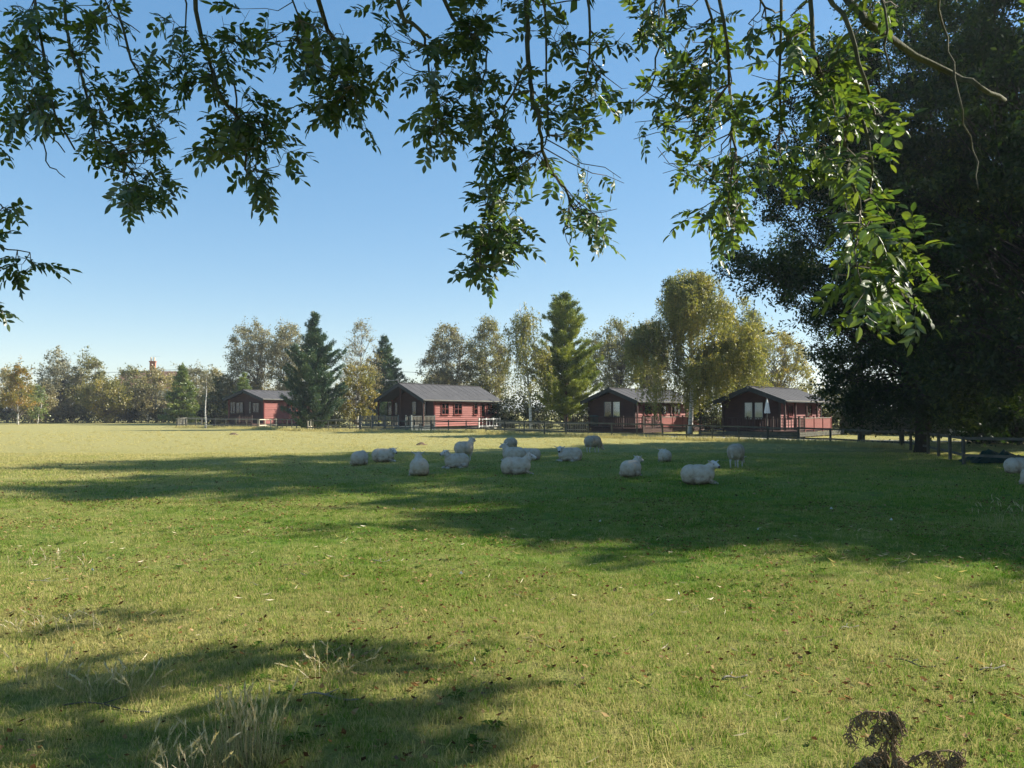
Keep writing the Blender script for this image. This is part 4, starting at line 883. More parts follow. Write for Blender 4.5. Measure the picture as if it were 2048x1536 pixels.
# ================================================================ THE OVERHANGING ASH TREE
random.seed(21); rng = np.random.default_rng(21)
ash = empty('ash_tree', (7.0, .2, 0), 0, 'ash tree whose leafy branches hang down across the whole top of the picture', 'tree')
AO = Vector((7.0, .2, 0))
def compound(seed, pairs=4, Lf=.068, Wf=.030, low=False):
    """a pinnate leaf along +x: stalk and paired leaflets that droop"""
    r = random.Random(seed); m = MB(); n = pairs; ln = .16*r.uniform(.85, 1.15)
    pts = [Vector((0, 0, 0))]+[Vector((ln*(.3+.7*i/n), .01*math.sin(i+seed), -.022*(i/n)**2*2)) for i in range(n+1)]
    if not low: m.tube(pts, [.0016]*len(pts), 3)
    def leaflet(p, d, L, W):
        d = d.normalized(); sd = d.cross(Vector((r.uniform(-.25, .25), r.uniform(-.25, .25), 1))).normalized(); up = sd.cross(d); dr = r.uniform(.05, .22)*L; cup = r.uniform(.05, .2)*W
        if low: m.add([p, p+d*L*.5-sd*W*.5, p+d*L-up*dr, p+d*L*.5+sd*W*.5], [(0, 1, 2, 3)]); return
        a = [p]; 
        for t, w_ in ((.22, .38), (.5, .5), (.78, .33)):
            c = p+d*L*t-up*dr*t*t; a += [c-sd*W*w_+up*cup, c, c+sd*W*w_+up*cup]
        a.append(p+d*L-up*dr)
        m.add(a, [(0,1,2),(0,2,3),(1,4,5,2),(2,5,6,3),(4,7,8,5),(5,8,9,6),(7,10,8),(8,10,9)])
    for i in range(1, len(pts)):
        for s in (-1, 1):
            if i == len(pts)-1 and s == 1: continue
            if r.random() < .05: continue
            ang = R(r.uniform(48, 72)) if i < len(pts)-1 else r.uniform(-.2, .2); d = Vector((math.cos(ang), s*math.sin(ang), r.uniform(-.5, .1)))
            leaflet(pts[i], d, Lf*r.uniform(.8, 1.15), Wf*r.uniform(.85, 1.1))
    return m.mesh('leaf', M['ash'])
LM = [compound(i) for i in range(10)]
LL = [compound(50+i, 4, .10, .05, True) for i in range(4)]
def arr(me):
    V = np.empty(len(me.vertices)*3); me.vertices.foreach_get('co', V); V = V.reshape(-1, 3); return V, [tuple(p.vertices) for p in me.polygons]
LMA = [arr(m) for m in LM]; LLA = [arr(m) for m in LL]
placed = []                                           # (kind, index, matrix) of every compound leaf
def leaf_at(p, d, size=1.0, low=False):
    d = Vector(d).normalized(); z = Vector((random.gauss(0, .45), random.gauss(0, .45), 1)).normalized(); y = z.cross(d)
    y = y.normalized() if y.length > .05 else d.orthogonal().normalized(); z = d.cross(y)
    Mx = Matrix((d, y, z)).transposed().to_4x4(); Mx.translation = Vector(p); placed.append((low, random.randrange(4 if low else 10), Mx @ Matrix.Scale(size, 4)))
TW = MB()
def twig(a, b, nleaf, size, low=False, r=.004, sag=-.03):
    pl = arc(a, b, sag, 4, (Vector(b)-Vector(a)).length*.05)
    TW.tube(pl, [r, r*.85, r*.7, r*.55, r*.4], 4)
    for i in range(nleaf):
        t = .25+.75*(i+random.random()*.6)/nleaf; t = min(t, .999); k = int(t*4); p = pl[k].lerp(pl[k+1], t*4-k); d = (pl[k+1]-pl[k]).normalized()
        side = d.orthogonal().normalized(); side.rotate(Matrix.Rotation(random.uniform(0, 6.28), 3, d)); leaf_at(p, d*random.uniform(.2, .9)+side*random.uniform(.5, 1)+Vector((0, 0, -random.uniform(-.15, .65))), size*random.uniform(.8, 1.2), low)
# hanging branches: photo columns/rows and distance (m); radius at the top
HB = [
 ([(60, -60), (88, 110), (110, 230), (150, 300)], 5.0, .012), ([(115, -60), (140, 95), (165, 160), (200, 330), (265, 350)], 5.0, .011),
 ([(215, -60), (262, 120), (300, 210), (330, 225)], 4.8, .009), ([(175, -60), (225, 30), (280, 65)], 4.6, .006),
 ([(365, -60), (372, 30), (370, 110)], 4.4, .007), ([(385, -60), (402, 70), (420, 130), (440, 190), (485, 250), (490, 340)], 4.6, .016),
 ([(412, 90), (428, 170), (432, 215)], 4.6, .008), ([(440, 100), (470, 175), (475, 240)], 4.6, .007),
 ([(70, 200), (92, 250), (88, 290), (100, 335), (130, 355)], 4.8, .006), ([(92, 262), (130, 305)], 4.8, .004), ([(225, 290), (262, 340), (275, 380)], 4.9, .006),
 ([(620, -60), (655, 60), (690, 130), (705, 170)], 4.5, .018), ([(560, -60), (600, 40), (590, 110)], 4.5, .007),
 ([(785, -60), (808, 40), (850, 70), (862, 75)], 4.2, .014), ([(855, -60), (905, 35), (930, 55), (960, 80)], 4.2, .014),
 ([(840, 60), (855, 110), (868, 220), (873, 275)], 4.2, .007), ([(975, 100), (965, 160), (945, 190)], 4.1, .005),
 ([(1052, -60), (1056, 60), (1062, 150), (1064, 195), (1080, 240), (1084, 300), (1100, 345), (1130, 375), (1148, 420)], 4.0, .015),
 ([(1080, -60), (1092, 60), (1092, 150), (1095, 270), (1086, 295)], 4.0, .008), ([(1060, 120), (1010, 210), (985, 330), (965, 450), (960, 530)], 4.0, .006),
 ([(1170, -60), (1180, 60), (1175, 140), (1185, 175)], 3.9, .008), ([(1020, -30), (1080, 10), (1160, 0)], 4.1, .006),
 ([(1330, -60), (1325, 80), (1300, 180)], 3.8, .007), ([(1400, -60), (1425, 80), (1420, 220)], 3.6, .007),
 ([(1430, -60), (1455, 90), (1462, 200), (1472, 300), (1474, 380)], 3.5, .009), ([(1560, -60), (1560, 120), (1562, 250), (1555, 310)], 3.2, .008),
 ([(1500, -10), (1530, 15), (1570, 20)], 3.4, .006), ([(1618, -60), (1625, 90), (1640, 170), (1650, 200)], 3.1, .010), ([(1650, -20), (1700, 60), (1730, 160), (1750, 230)], 3.0, .010),
 ([(1560, -120), (1690, -10), (1730, 45), (1800, 90), (1900, 145), (1960, 175), (2010, 200)], 3.4, .022), ([(1870, -60), (1885, 50), (1908, 125), (1925, 220), (1945, 300), (1957, 380)], 3.2, .006),
 ([(1750, -60), (1775, 60), (1780, 140)], 3.1, .006), ([(1700, 200), (1690, 300), (1705, 370), (1740, 440), (1780, 560)], 3.0, .007), ([(1725, 240), (1745, 330), (1740, 395)], 3.0, .006),
 ([(-60, 300), (-20, 400), (20, 420)], 4.8, .006), ([(-60, 430), (-10, 490), (60, 505)], 4.6, .006), ([(-80, 560), (-20, 600), (10, 625)], 4.6, .005)]
BR = []
for pts, d, r in HB:
    P_ = [at(x, y, d+.25*math.sin(i*1.3+x)) for i, (x, y) in enumerate(pts)]; P2_ = []
    for i in range(len(P_)-1):
        P2_ += [P_[i].lerp(P_[i+1], k/3)+Vector((random.gauss(0, .006), random.gauss(0, .01), random.gauss(0, .006)))*(k > 0) for k in range(3)]
    P2_.append(P_[-1]); BR.append([P2_, r, d])
# leaf clusters: centre, half width, half height (photo px), distance, number of twigs, leaf size
CL = [(35, 70, 70, 100, 5.0, 26, 1), (60, 200, 85, 95, 5.0, 26, 1), (150, 60, 55, 80, 5.0, 15, 1), (10, 280, 30, 55, 5.0, 6, 1), (225, 25, 60, 30, 4.7, 5, .9), (330, 40, 30, 35, 4.4, 2, 1),
 (210, 200, 60, 70, 4.9, 20, .9), (170, 260, 40, 40, 4.9, 7, .9), (300, 170, 60, 60, 4.7, 14, .9), (250, 280, 80, 45, 4.9, 18, .9), (320, 250, 60, 60, 4.8, 15, .9), (345, 330, 40, 60, 4.9, 10, .9), (285, 400, 48, 55, 4.8, 16, 1), (330, 130, 70, 60, 4.6, 12, .9),
 (400, 150, 60, 60, 4.6, 14, 1), (450, 60, 55, 55, 4.4, 9, 1), (470, 20, 50, 30, 4.4, 6, 1.05), (520, 70, 50, 50, 4.4, 6, 1.05), (480, 240, 55, 60, 4.6, 16, 1), (540, 230, 65, 65, 4.5, 20, 1), (430, 290, 45, 40, 4.6, 9, .95), (570, 290, 55, 50, 4.5, 11, 1),
 (520, 370, 40, 55, 4.6, 9, 1), (550, 400, 28, 28, 4.6, 3, 1), (620, 50, 60, 60, 4.5, 12, 1), (640, 130, 60, 60, 4.5, 16, 1), (630, 210, 60, 50, 4.5, 12, 1), (690, 200, 55, 50, 4.4, 10, 1), (700, 90, 55, 60, 4.4, 10, 1), (750, 40, 55, 55, 4.3, 9, 1.05), (780, 110, 40, 45, 4.3, 5, 1.05), (740, 150, 40, 60, 4.3, 5, 1),
 (700, 260, 30, 20, 4.4, 2, 1), (880, 60, 50, 50, 4.2, 8, 1), (920, 70, 65, 55, 4.2, 14, 1), (960, 20, 70, 35, 4.2, 10, 1), (1040, 20, 60, 30, 4.1, 7, 1), (860, 160, 40, 60, 4.2, 7, 1), (930, 150, 60, 55, 4.1, 14, 1), (900, 230, 60, 55, 4.1, 14, 1), (870, 280, 35, 30, 4.1, 6, .9),
 (970, 220, 55, 60, 4.0, 13, 1), (1000, 300, 60, 50, 4.0, 16, 1), (1060, 300, 60, 30, 4.0, 6, 1), (1000, 370, 65, 50, 4.0, 17, 1), (1030, 430, 60, 50, 4.0, 16, 1), (965, 450, 45, 40, 4.0, 11, 1), (1000, 490, 60, 35, 4.0, 11, 1), (940, 510, 35, 40, 4.0, 6, 1), (975, 555, 50, 20, 4.0, 5, 1), (1030, 170, 55, 60, 4.0, 9, 1),
 (1120, 90, 45, 70, 4.0, 9, 1), (1120, 200, 35, 50, 4.0, 5, 1), (1140, 420, 60, 40, 4.0, 8, .95), (1200, 460, 60, 40, 3.95, 9, .95), (1240, 430, 35, 30, 3.9, 4, .95), (1175, 345, 25, 15, 4.0, 1, .9), (1150, 490, 30, 25, 4.0, 3, .95),
 (1170, 200, 60, 40, 3.9, 11, 1), (1230, 190, 60, 40, 3.8, 13, 1.05), (1180, 240, 50, 30, 3.9, 8, 1), (1230, 100, 60, 60, 3.8, 9, 1), (1290, 60, 60, 60, 3.7, 12, 1), (1340, 130, 60, 60, 3.7, 14, 1), (1270, 20, 70, 30, 3.8, 8, 1), (1300, 200, 50, 45, 3.7, 9, 1), (1380, 50, 60, 60, 3.6, 12, 1), (1290, 270, 50, 45, 3.7, 10, .85), (1330, 330, 60, 50, 3.7, 11, .85), (1265, 350, 30, 40, 3.7, 5, .85),
 (1400, 180, 55, 60, 3.6, 14, 1), (1380, 260, 45, 60, 3.6, 10, .95), (1450, 70, 55, 60, 3.5, 11, 1), (1460, 190, 45, 60, 3.5, 10, 1), (1440, 320, 40, 60, 3.5, 9, .95), (1430, 440, 60, 45, 3.5, 12, 1), (1430, 500, 55, 45, 3.5, 9, 1), (1385, 440, 25, 30, 3.5, 2, 1), (1475, 480, 20, 50, 3.5, 4, 1),
 (1520, 50, 50, 55, 3.3, 8, 1), (1540, 140, 50, 60, 3.2, 9, 1.05), (1510, 240, 30, 50, 3.3, 5, 1), (1560, 340, 50, 50, 3.2, 9, 1.05), (1520, 350, 40, 50, 3.2, 7, 1), (1610, 60, 55, 60, 3.1, 10, 1.1), (1620, 180, 55, 60, 3.1, 12, 1.1), (1690, 80, 60, 60, 3.1, 9, 1.1), (1600, 280, 60, 50, 3.1, 10, 1.1), (1690, 200, 55, 60, 3.05, 10, 1.1), (1760, 160, 50, 55, 3.1, 6, 1.1),
 (1680, 300, 60, 50, 3.0, 9, 1.1), (1760, 30, 60, 30, 3.1, 5, 1.05), (1780, 250, 40, 50, 3.0, 3, 1.1), (1700, 420, 55, 50, 3.0, 8, 1.1), (1770, 430, 60, 60, 3.0, 12, 1.1), (1690, 520, 50, 60, 3.0, 10, 1.1), (1770, 530, 65, 60, 3.0, 15, 1.1), (1720, 610, 65, 40, 3.0, 10, 1.1), (1800, 600, 50, 45, 3.0, 8, 1.1), (1830, 480, 35, 40, 3.0, 4, 1.1), (1640, 340, 40, 60, 3.1, 5, 1.05),
 (15, 420, 26, 38, 4.8, 4, .95), (35, 530, 50, 38, 4.6, 7, 1), (-20, 480, 40, 50, 4.7, 6, 1), (5, 620, 18, 16, 4.6, 2, .9), (-50, 590, 40, 40, 4.6, 3, 1)]
for cx, cy, rx, ry, d, n, sz in CL:
    cw = at(cx, cy, d); cand = sorted(((p-cw).length, i, j) for i, (pl, r, dd_) in enumerate(BR) for j, p in enumerate(pl))[:14]
    for _ in range(max(2, round(n*(.56 if cx < 1080 else .42 if cx < 1620 else .52)))):
        a = random.uniform(0, 6.28); q = math.sqrt(random.random()); e = at(cx+rx*.8*q*math.cos(a), cy+ry*.8*q*math.sin(a)-2, d+random.gauss(0, .22)); _, i, j = random.choice(cand[:4]) if cand else None
        s = BR[i][0][j]
        if (s-e).length > .30: s = e+(s-e).normalized()*random.uniform(.2, .32)+Vector((0, 0, .05)) if (s-e).length > .8 else s
        twig(s, e, random.choice([2, 3, 3, 4]), (.74*d/4.0 if d > 3.6 else .66)*sz, r=.0032)
NV = len(placed)
# the crown above and beside the view; clusters are kept where their shade leaves the sunlit pasture free
blobs = [(90, 1232, 130, 34), (30, 1190, 70, 20), (150, 1345, 190, 34), (420, 1325, 120, 24), (690, 1325, 95, 25), (90, 1400, 150, 26), (150, 1480, 190, 40), (450, 1445, 120, 28), (850, 1425, 60, 18), (620, 1490, 90, 16), (120, 1550, 160, 25), (420, 1530, 110, 22), (780, 1535, 60, 16)]
def inframe(p, mrg=30):
    x, y = px(p); return p.y > .2 and -mrg < x < 2048+mrg and y > (-25 if mrg < 60 else -130)
crown = []
def shade_ok(p):
    g = Vector((p.x-p.z*sdir.x/sdir.z, p.y-p.z*sdir.y/sdir.z, 0))
    if g.y < .5: return True
    x, y = px(g)
    if not (-40 < x < 2090 and y < 1580): return True
    return any(((x-b[0])/b[2])**2+((y-b[1])/b[3])**2 < .7 for b in blobs)
k = 0
for b in blobs:  # out-of-view clusters set along the sun rays to shape these ground shadows
    A = b[2]*b[3]; gg = G(b[0], b[1]); n = int(9+A*3.14*(gg.y/F)**2*(gg.y/1.9)*10)
    for _ in range(n):
        a = random.uniform(0, 6.28); q = math.sqrt(random.random()); g = G(b[0]+b[2]*q*math.cos(a), b[1]+b[3]*q*math.sin(a)); h = random.uniform(5.2, 8.0); p = g+sdir*(h/sdir.z)
        if not inframe(p): crown.append(p)
while len(crown) < 1400 and k < 60000:
    k += 1; p = Vector((random.gauss(2.5, 4), random.gauss(1.5, 3.2), random.uniform(4.6, 9.5)))
    if inframe(p, 60) or not shade_ok(p): continue
    qx, qy = p.x-(p.z-3.6)*sdir.x/sdir.z, p.y-(p.z-3.6)*sdir.y/sdir.z
    if any((-.1 < p.x-(p.z-zz)*sdir.x/sdir.z < 3.2 and 2.0 < p.y-(p.z-zz)*sdir.y/sdir.z < 4.6) for zz in (2.7, 3.4, 4.1)): continue
    if any((p-c).length < .18 for c in crown[-60:]): continue
    crown.append(p)
vp = [q[2].translation.copy() for q in placed[:NV]]; k = 0; m0 = len(crown)  # more unseen clusters, added sunward to shade the left hanging leaves
while len(crown) < m0+600 and k < 60000:
    k += 1; q = random.choice(vp); X = px(q)[0]
    if X > 950: continue
    p = q+sdir*random.uniform(1.0, 6.0)+Vector((random.gauss(0, .1), random.gauss(0, .1), 0))
    if p.z < 3.9 or inframe(p, 60) or not shade_ok(p): continue
    crown.append(p)
# skeleton: trunk, limbs, branches
MB().tube([(0, 0, -.3), (-.02, .03, .5), (.05, .05, 1.8), (.0, .1, 3.2), (-.1, .1, 4.4), (.0, .0, 6.5), (.1, .1, 9)], [.52, .42, .36, .33, .27, .18, .06], 12).build('trunk', M['ashbark'], ash, True)
limbs = []
for e, z0 in (((-3.5, 4.6, 5.6), 3.3), ((-1.5, 4.4, 5.4), 3.6), ((.5, 4.2, 5.0), 3.5), ((1.9, 3.9, 4.4), 3.2), ((-4.8, 2.0, 6.2), 4.2), ((-2.0, 0.5, 7.5), 5.0), ((2.0, -2, 7.5), 4.8), ((8.5, 7.5, 7.0), 4.0), ((6.0, 5.5, 6.8), 4.4), ((10.5, 6, 6.6), 3.8), ((4.0, 2.6, 7.6), 5.2), ((9, -2, 7), 4.2)):
    s = Vector((0, .05, z0)); e_ = Vector(e)-AO; l = arc(s, e_, .55, 9, .09); MB().tube(l, [.13*(1-.82*i/9) for i in range(10)], 8).build('limb', M['ashbark'], ash, True); limbs.append([p+AO for p in l])
allp = [p for l in limbs for p in l]
for pl, r, d in BR:
    near = None
    if px(pl[0])[1] < -10 or px(pl[0])[0] < -20:
        t = min(allp, key=lambda q: (q-pl[0]).length+(5 if inframe(q) else 0)); up = pl[0]+(pl[0]-pl[1]).normalized()*.5
        near = [t, t.lerp(up, .45)+Vector((0, 0, .15)), up]
        if any(inframe(q) for q in near[1:2]): near = [t+Vector((0, 0, .1)), up+Vector((0, 0, .5)), up]
    full = (near or [])+pl; n = len(full); rr = [r*(2.0 if near and i == 0 else 1.5 if near and i < 3 else 1)*(1-.72*max(0, i-2)/n) for i in range(n)]
    MB().tube([p-AO for p in full], rr, 6).build('branch', M['ashbark'], ash, True)
cl = MB()
for p in crown:
    t = min(random.sample(allp, min(len(allp), 60)), key=lambda q: (q-p).length); s = p.lerp(t, min(1, .55/max(.3, (p-t).length)))
    for _ in range(5): e = p+Vector((random.gauss(0, .16), random.gauss(0, .16), random.gauss(0, .12))); leaf_at(e, (random.gauss(0, 1), random.gauss(0, 1), random.gauss(-.3, .4)), random.uniform(1.0, 1.35), True)
    TW.tube([s-Vector((0, 0, 0)), s.lerp(p, .5)+Vector((0, 0, .04)), p], [.006, .004, .002], 3)
tw = TW; tw.v = [(v[0]-AO.x, v[1]-AO.y, v[2]) for v in tw.v]; tag(tw.build('twigs', M['twig'], ash), kind='stuff')
inv = Matrix.Translation(-AO)
vis = sorted([i for i in range(NV) if 0 < px(placed[i][2].translation)[0] < 2048 and 0 < px(placed[i][2].translation)[1] < 900], key=lambda i: placed[i][2].translation.y/placed[i][2].to_scale().x)[:300]
vs_ = set(vis)
for i in vis: o = link('leaf', LM[placed[i][1]], ash); o.matrix_local = inv @ placed[i][2]
VB = []; FB4 = []; FB3 = []; base = 0
for i, (low, k_, Mx) in enumerate(placed):
    if i in vs_: continue
    A, Fs = (LLA if low else LMA)[k_]; m = np.array(inv @ Mx); VB.append(A@m[:3, :3].T+m[:3, 3])
    for f in Fs: (FB4 if len(f) == 4 else FB3).append([q+base for q in f])
    base += len(A)
V = np.concatenate(VB); me = bpy.data.meshes.new('leaves'); L4 = np.array(FB4); L3 = np.array(FB3)
me.vertices.add(len(V)); me.vertices.foreach_set('co', V.astype(np.float32).ravel()); me.loops.add(L4.size+L3.size); me.loops.foreach_set('vertex_index', np.concatenate([L4.ravel(), L3.ravel()]).astype(np.int32))
me.polygons.add(len(L4)+len(L3)); me.polygons.foreach_set('loop_start', np.concatenate([np.arange(len(L4))*4, L4.size+np.arange(len(L3))*3]).astype(np.int32)); me.materials.append(M['ash']); me.update(calc_edges=True)
tag(link('leaves', me, ash), kind='stuff'); print('compound leaves', NV, 'crown', len(crown), 'leaves tris', len(L4)*2+len(L3))

# ================================================================ SMALL THINGS ON THE GROUND
def litter(name, n, d0, d1, L, W, mat, label, seed, cat=None, k=.7):
    rng = np.random.default_rng(seed); d = np.sqrt(rng.uniform(0, 1, n)*(d1*d1-d0*d0)+d0*d0); x = rng.uniform(-1, 1, n)*(k*d+.4); kk = np.sin(x*1.7+seed)+np.sin(d*2.3+x*.6)+rng.normal(0, .8, n); s = kk > -.2; x, d = x[s], d[s]
    P = np.stack([x, d, hgt(x, d)+rng.uniform(.015, .065, len(x))], 1); n = len(P); a = rng.uniform(0, 6.283, n); u = np.stack([np.cos(a), np.sin(a), rng.uniform(-.45, .45, n)], 1); v = np.stack([-np.sin(a), np.cos(a), rng.uniform(-.5, .5, n)], 1)
    s = rng.uniform(.5, 1.4, (n, 1)); c = np.array([0, 0, 1])*rng.uniform(.1, .35, (n, 1))*L*s
    V = np.stack([P-u*L*s/2+c*.3, P-v*W*s/2, P+u*L*s/2+c*.6, P+v*W*s/2+c*.4, P+c*-.1], 1).reshape(-1, 3); b = np.arange(n)[:, None]*5; Fq = np.concatenate([b+np.array([[0, 1, 4]]), b+np.array([[1, 2, 4]]), b+np.array([[2, 3, 4]]), b+np.array([[3, 0, 4]])])
    tag(link(name, np_mesh(name, V, Fq, mat)), label, cat, kind='stuff')
litter('fallen_leaves', 21000, 3.8, 17, .042, .026, M['litter'], 'brown fallen leaves scattered through the near grass', 3)
litter('straw_litter', 1300, 3.8, 13, .09, .004, M['straw'], 'pale dead grass stalks lying on the near pasture', 6)
litter('fallen_leaves', 4500, 15, 30, .07, .045, M['litter'], 'brown fallen leaves scattered further out on the pasture', 9)
litter('sheep_droppings', 1300, 4, 22, .030, .026, M['soil'], 'dark sheep droppings and crumbs of soil dotted over the pasture', 14)
def rosette(seed):
    rnd = random.Random(seed); m = MB()
    for i in range(9):
        a = i*.7+rnd.random(); l = rnd.uniform(.04, .085); d = Vector((math.cos(a), math.sin(a), 0)); n_ = Vector((-d.y, d.x, 0))*l*.22; m.add([d*.006, d*l*.5+n_+Vector((0, 0, l*.28)), d*l+Vector((0, 0, l*.12)), d*l*.5-n_+Vector((0, 0, l*.28))], [(0, 1, 2, 3)])
    return m.mesh('rosette', None)
P = wedge(900, 3.9, 16); nn = np.sin(P[:, 0]*.9+2)*np.cos(P[:, 1]*1.1)+RNG.normal(0, .4, len(P)); P = P[nn > .3]; P[:, 2] += .008
scatter('weed_rosettes', P, RNG.uniform(.6, 1.3, len(P)), .15, [proto('weed_rosette', rosette(i), M['weedleaf']) for i in range(4)], 'small broad-leaved weeds in the turf of the near pasture')
def lay(x, y): g = G(x, y); g.z = hgt(g.x, g.y)+.02; return g
random.seed(5)
for i, (x, y, ln, a, lab) in enumerate([(1470, 1362, .30, .3, 'pale curved stick lying on the grass at the lower right'), (660, 1420, .55, -.05, 'pale broken branch lying at the edge of the near shade'), (1830, 1330, .4, -.5, 'dark stick lying on the grass at the right'),
   (760, 1132, .35, .2, 'thin fallen stick on the sunlit grass left of centre'), (95, 1157, .6, .05, 'pale straw-like stick on the far left grass'), (1985, 1340, .35, .1, 'pale stick near the right edge of the grass'), (1700, 1258, .3, .3, 'small pale stick in the grass right of centre'), (210, 1418, .9, -.05, 'long dark stick lying in the bottom left shade')]):
    g = lay(x, y); m = MB(); d = Vector((math.cos(a), math.sin(a), 0)); n_ = Vector((-d.y, d.x, 0)); ln_ = ln*.7; pts = [d*ln_*(t-.5)+n_*.05*ln*math.sin(t*3+i)*2+Vector((0, 0, .012*math.sin(t*7))) for t in np.linspace(0, 1, 6)]
    m.tube(pts, [.0045+.003*random.random() for _ in pts], 5); m.tube([pts[2], pts[2]+n_*.10*ln+d*.12*ln+Vector((0, 0, .02))], [.005, .003], 4)
    o = m.build('fallen_stick', M['grey'] if i not in (2, 7) else M['darkwood'], None, True); o.location = g; tag(o, lab, 'stick')
FE = [(922, 1156, 'white feather on the grass below the front sheep cluster'), (1358, 1185, 'white feather on the bright grass right of centre'), (828, 1022, 'white feather in the shade in front of the left sheep'), (1200, 1045, 'white feather in the shade right of the flock middle'),
      (1782, 1042, 'white feather in the shade at the right'), (1663, 1017, 'white scrap in the deep shade at the right'), (950, 1338, 'white feather on the lower middle grass'), (185, 1143, 'white feather far left on the sunlit grass'), (1516, 1068, 'small white feather at the edge of the big shade')]
for i, (x, y, lab) in enumerate(FE):
    g = lay(x, y); s = g.y/F*8; m = MB(); m.add([(-s*.5, 0, .01), (-.1*s, -s*.2, .03), (s*.5, 0, .015), (0, s*.2, .05), (0, 0, .012)], [(0, 1, 4), (1, 2, 4), (2, 3, 4), (3, 0, 4)]); o = m.build('feather', M['feather']); o.location = g; o.rotation_euler.z = i*1.3; tag(o, lab, 'feather', 'white feathers dropped on the pasture')
# clump of seeding dead grass, bottom left
def seed_clump(x, y, n, h, r, label, seed, bent=.25):
    rnd = random.Random(seed); g = lay(x, y); g.z -= .02; root = empty('dry_grass_clump', g, 0, label, 'grass clump', 'clumps of dead seeding grass'); st = MB(); hd = MB()
    for i in range(n):
        a = rnd.uniform(0, 6.28); q = r*math.sqrt(rnd.random()); b = Vector((q*math.cos(a)*1.6, q*math.sin(a), 0)); hh = h*rnd.uniform(.3, 1)**.8; l = hh*rnd.uniform(.05, bent*2); t = rnd.uniform(0, 6.28); e = b+Vector((l*math.cos(t), l*math.sin(t)*.6, hh)); mid_ = b.lerp(e, .55)+Vector((-l*math.cos(t)*.2, 0, hh*.07))
        st.tube([b, mid_, e], [.0016, .0012, .0009], 3)
        if hh > h*.55:
            d = (e-mid_).normalized()
            for k in range(9):
                p = e-d*(.008*k); s = d.orthogonal().normalized(); s.rotate(Matrix.Rotation(rnd.uniform(0, 6.28), 3, d)); tip = p+d*.035+s*.014; w_ = d.cross(s)*.0045; hd.add([p-w_, p+w_, tip], [(0, 1, 2)])
    tag(st.build('stems', M['straw'], root), kind='stuff'); tag(hd.build('seed_heads', M['seed'], root), kind='stuff')
    V, Fq = [], []
    for i in range(n*5):
        a = rnd.uniform(0, 6.28); q = r*1.2*math.sqrt(rnd.random()); b = Vector((q*math.cos(a)*1.6, q*math.sin(a), 0)); hh = h*rnd.uniform(.12, .45); t = rnd.uniform(0, 6.28); l = hh*rnd.uniform(.3, 1.3); e = b+Vector((l*math.cos(t), l*math.sin(t), hh*.8)); w_ = Vector((-math.sin(t), math.cos(t), 0))*.0016; c = b.lerp(e, .5)+Vector((0, 0, hh*.3)); k = len(V)
        V += [b-w_, b+w_, c+w_, c-w_, e]; Fq += [(k, k+1, k+2, k+3), (k+3, k+2, k+4)]
    tag(MB().add(V, Fq).build('blades', M['dryblade'], root), kind='stuff')
seed_clump(490, 1535, 70, .42, .11, 'tall clump of pale seeding grass rising at the bottom left edge of the picture', 1, .15)
seed_clump(370, 1560, 40, .26, .14, 'lower dead grass clump left of the tall seeding one', 2, .5)
seed_clump(230, 1385, 34, .20, .2, 'dead grass tussock lying over in the left shade', 3, .6)
seed_clump(120, 1255, 34, .18, .24, 'brown weedy tussock in the upper left patch of shade', 4, .7)
seed_clump(90, 1375, 14, .26, .12, 'few thin dead stalks near the left edge in shade', 5, .3)
seed_clump(100, 1120, 26, .16, .35, 'pale dry tussock on the sunlit grass at the far left', 6, .5)
seed_clump(2035, 1052, 50, .42, .5, 'pale dry tussock at the right edge below the shaded sheep', 7, .4)
seed_clump(660, 1350, 30, .16, .25, 'small flattened straw tussock in the middle of the near shade', 8, 1.0)
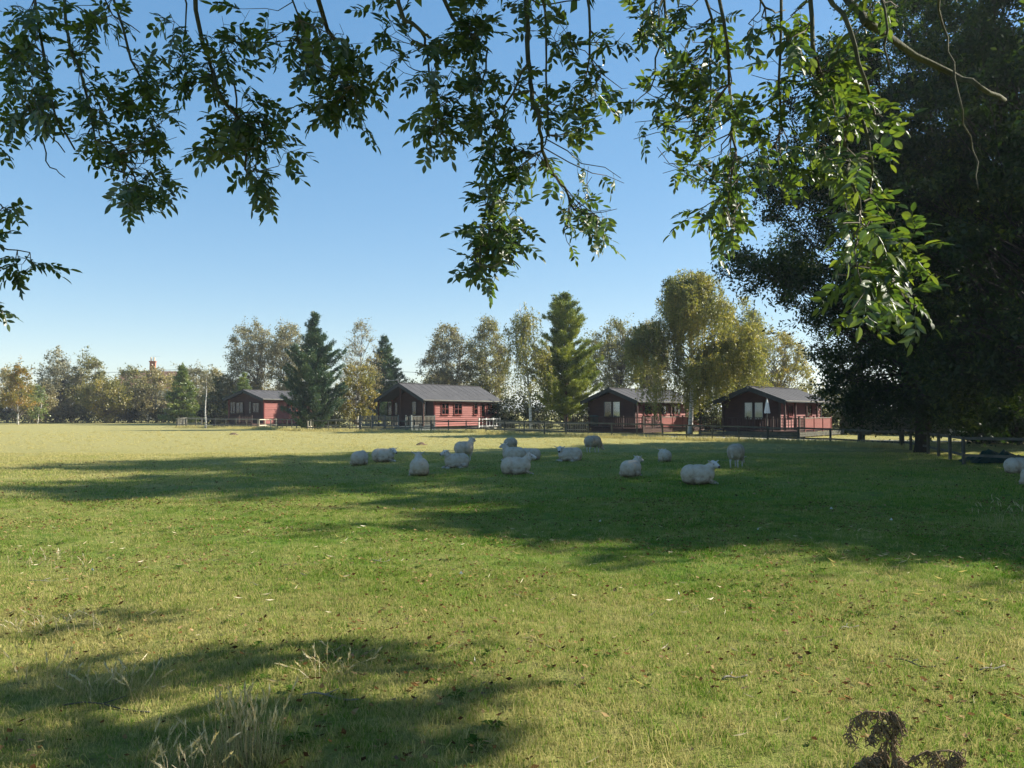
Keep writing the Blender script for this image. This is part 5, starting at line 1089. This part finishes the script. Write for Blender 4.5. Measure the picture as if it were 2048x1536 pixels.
# withered brown weed, bottom right
def dead_weed(x, y, h, label, seed, n=5, droop=1.0, curls=60):
    rnd = random.Random(seed); g = lay(x, y); root = empty('withered_weed', g, 0, label, 'dead weed'); lf = MB(); stems = []
    for i in range(n):
        if i == 0: pts = [Vector(q)*h for q in ((.12, 0, -.08), (.10, .02, .35), (.13, 0, .75), (.08, 0, .93), (-.12, .02, 1.0), (-.38, 0, .97), (-.58, 0, .86), (-.64, .02, .66), (-.60, .02, .50))]
        elif i == 1: pts = [Vector(q)*h for q in ((.12, 0, -.08), (.16, .05, .4), (.20, .04, .8), (.17, 0, .95), (.10, 0, .99), (.22, -.04, .84), (.26, -.04, .7))]
        elif i == 2: pts = [Vector(q)*h for q in ((-.05, 0, -.08), (-.02, .05, .3), (.06, .04, .6), (-.05, 0, .8), (-.2, -.02, .72), (-.26, 0, .5))]
        elif i == 3: pts = [Vector(q)*h for q in ((.2, 0, -.08), (.45, .05, .15), (.7, .04, .28), (.95, 0, .2), (1.1, 0, .02))]
        else:
            a = rnd.uniform(0, 6.28); rch = rnd.uniform(.3, .8)*h; pts = [Vector((.05*h, 0, -.03)), Vector((rch*.3*math.cos(a), rch*.3*math.sin(a), h*.18)), Vector((rch*.7*math.cos(a), rch*.7*math.sin(a), h*rnd.uniform(.1, .35))), Vector((rch*math.cos(a), rch*math.sin(a), .01))]
        pts = [q+Vector((rnd.gauss(0, .006), rnd.gauss(0, .006), rnd.gauss(0, .004))) for q in pts]
        MB().tube(pts, [.0075*(1-.75*k/len(pts)) for k in range(len(pts))], 5).build('stem', M['deadweed'], root, True); stems.append(pts)
    for i in range(curls):
        p_ = rnd.choice(stems[:3]+stems); j = rnd.randint(1, len(p_)-2); p = p_[j].lerp(p_[j+1], rnd.random()); q = [p]; a = rnd.uniform(0, 6.28); 
        for k in range(5): q.append(q[-1]+Vector((math.cos(a+k*.9)*rnd.uniform(.002, .02), math.sin(a+k*.7)*rnd.uniform(.002, .018), rnd.gauss(-.009, .010))))
        lf.tube(q, [.0015, .003, .0045, .0035, .0025, .001], 4)
    tag(lf.build('shrivelled_leaves', M['deadweed'], root), kind='stuff')
dead_weed(1775, 1542, .30, 'tall withered brown weed bent over at the bottom right', 1, 9, 1.2, 420)
dead_weed(1910, 1560, .16, 'low withered weed right of the tall bent one', 2, 6, 1.4, 110)

# ================================================================ HAZE
tag(MB().box(-3200, 3200, -3200, 4700, -1.2, 27).build('haze', None), kind='stuff')
hz = bpy.data.materials.new('thin_haze'); hz.use_nodes = True; hn = hz.node_tree.nodes; hn.remove(hn['Principled BSDF'])
pv = hn.new('ShaderNodeVolumePrincipled'); pv.inputs['Color'].default_value = (.86, .92, 1, 1); pv.inputs['Density'].default_value = .00035; pv.inputs['Anisotropy'].default_value = .2
hz.node_tree.links.new(pv.outputs[0], hn['Material Output'].inputs['Volume']); bpy.data.objects['haze'].data.materials.append(hz)
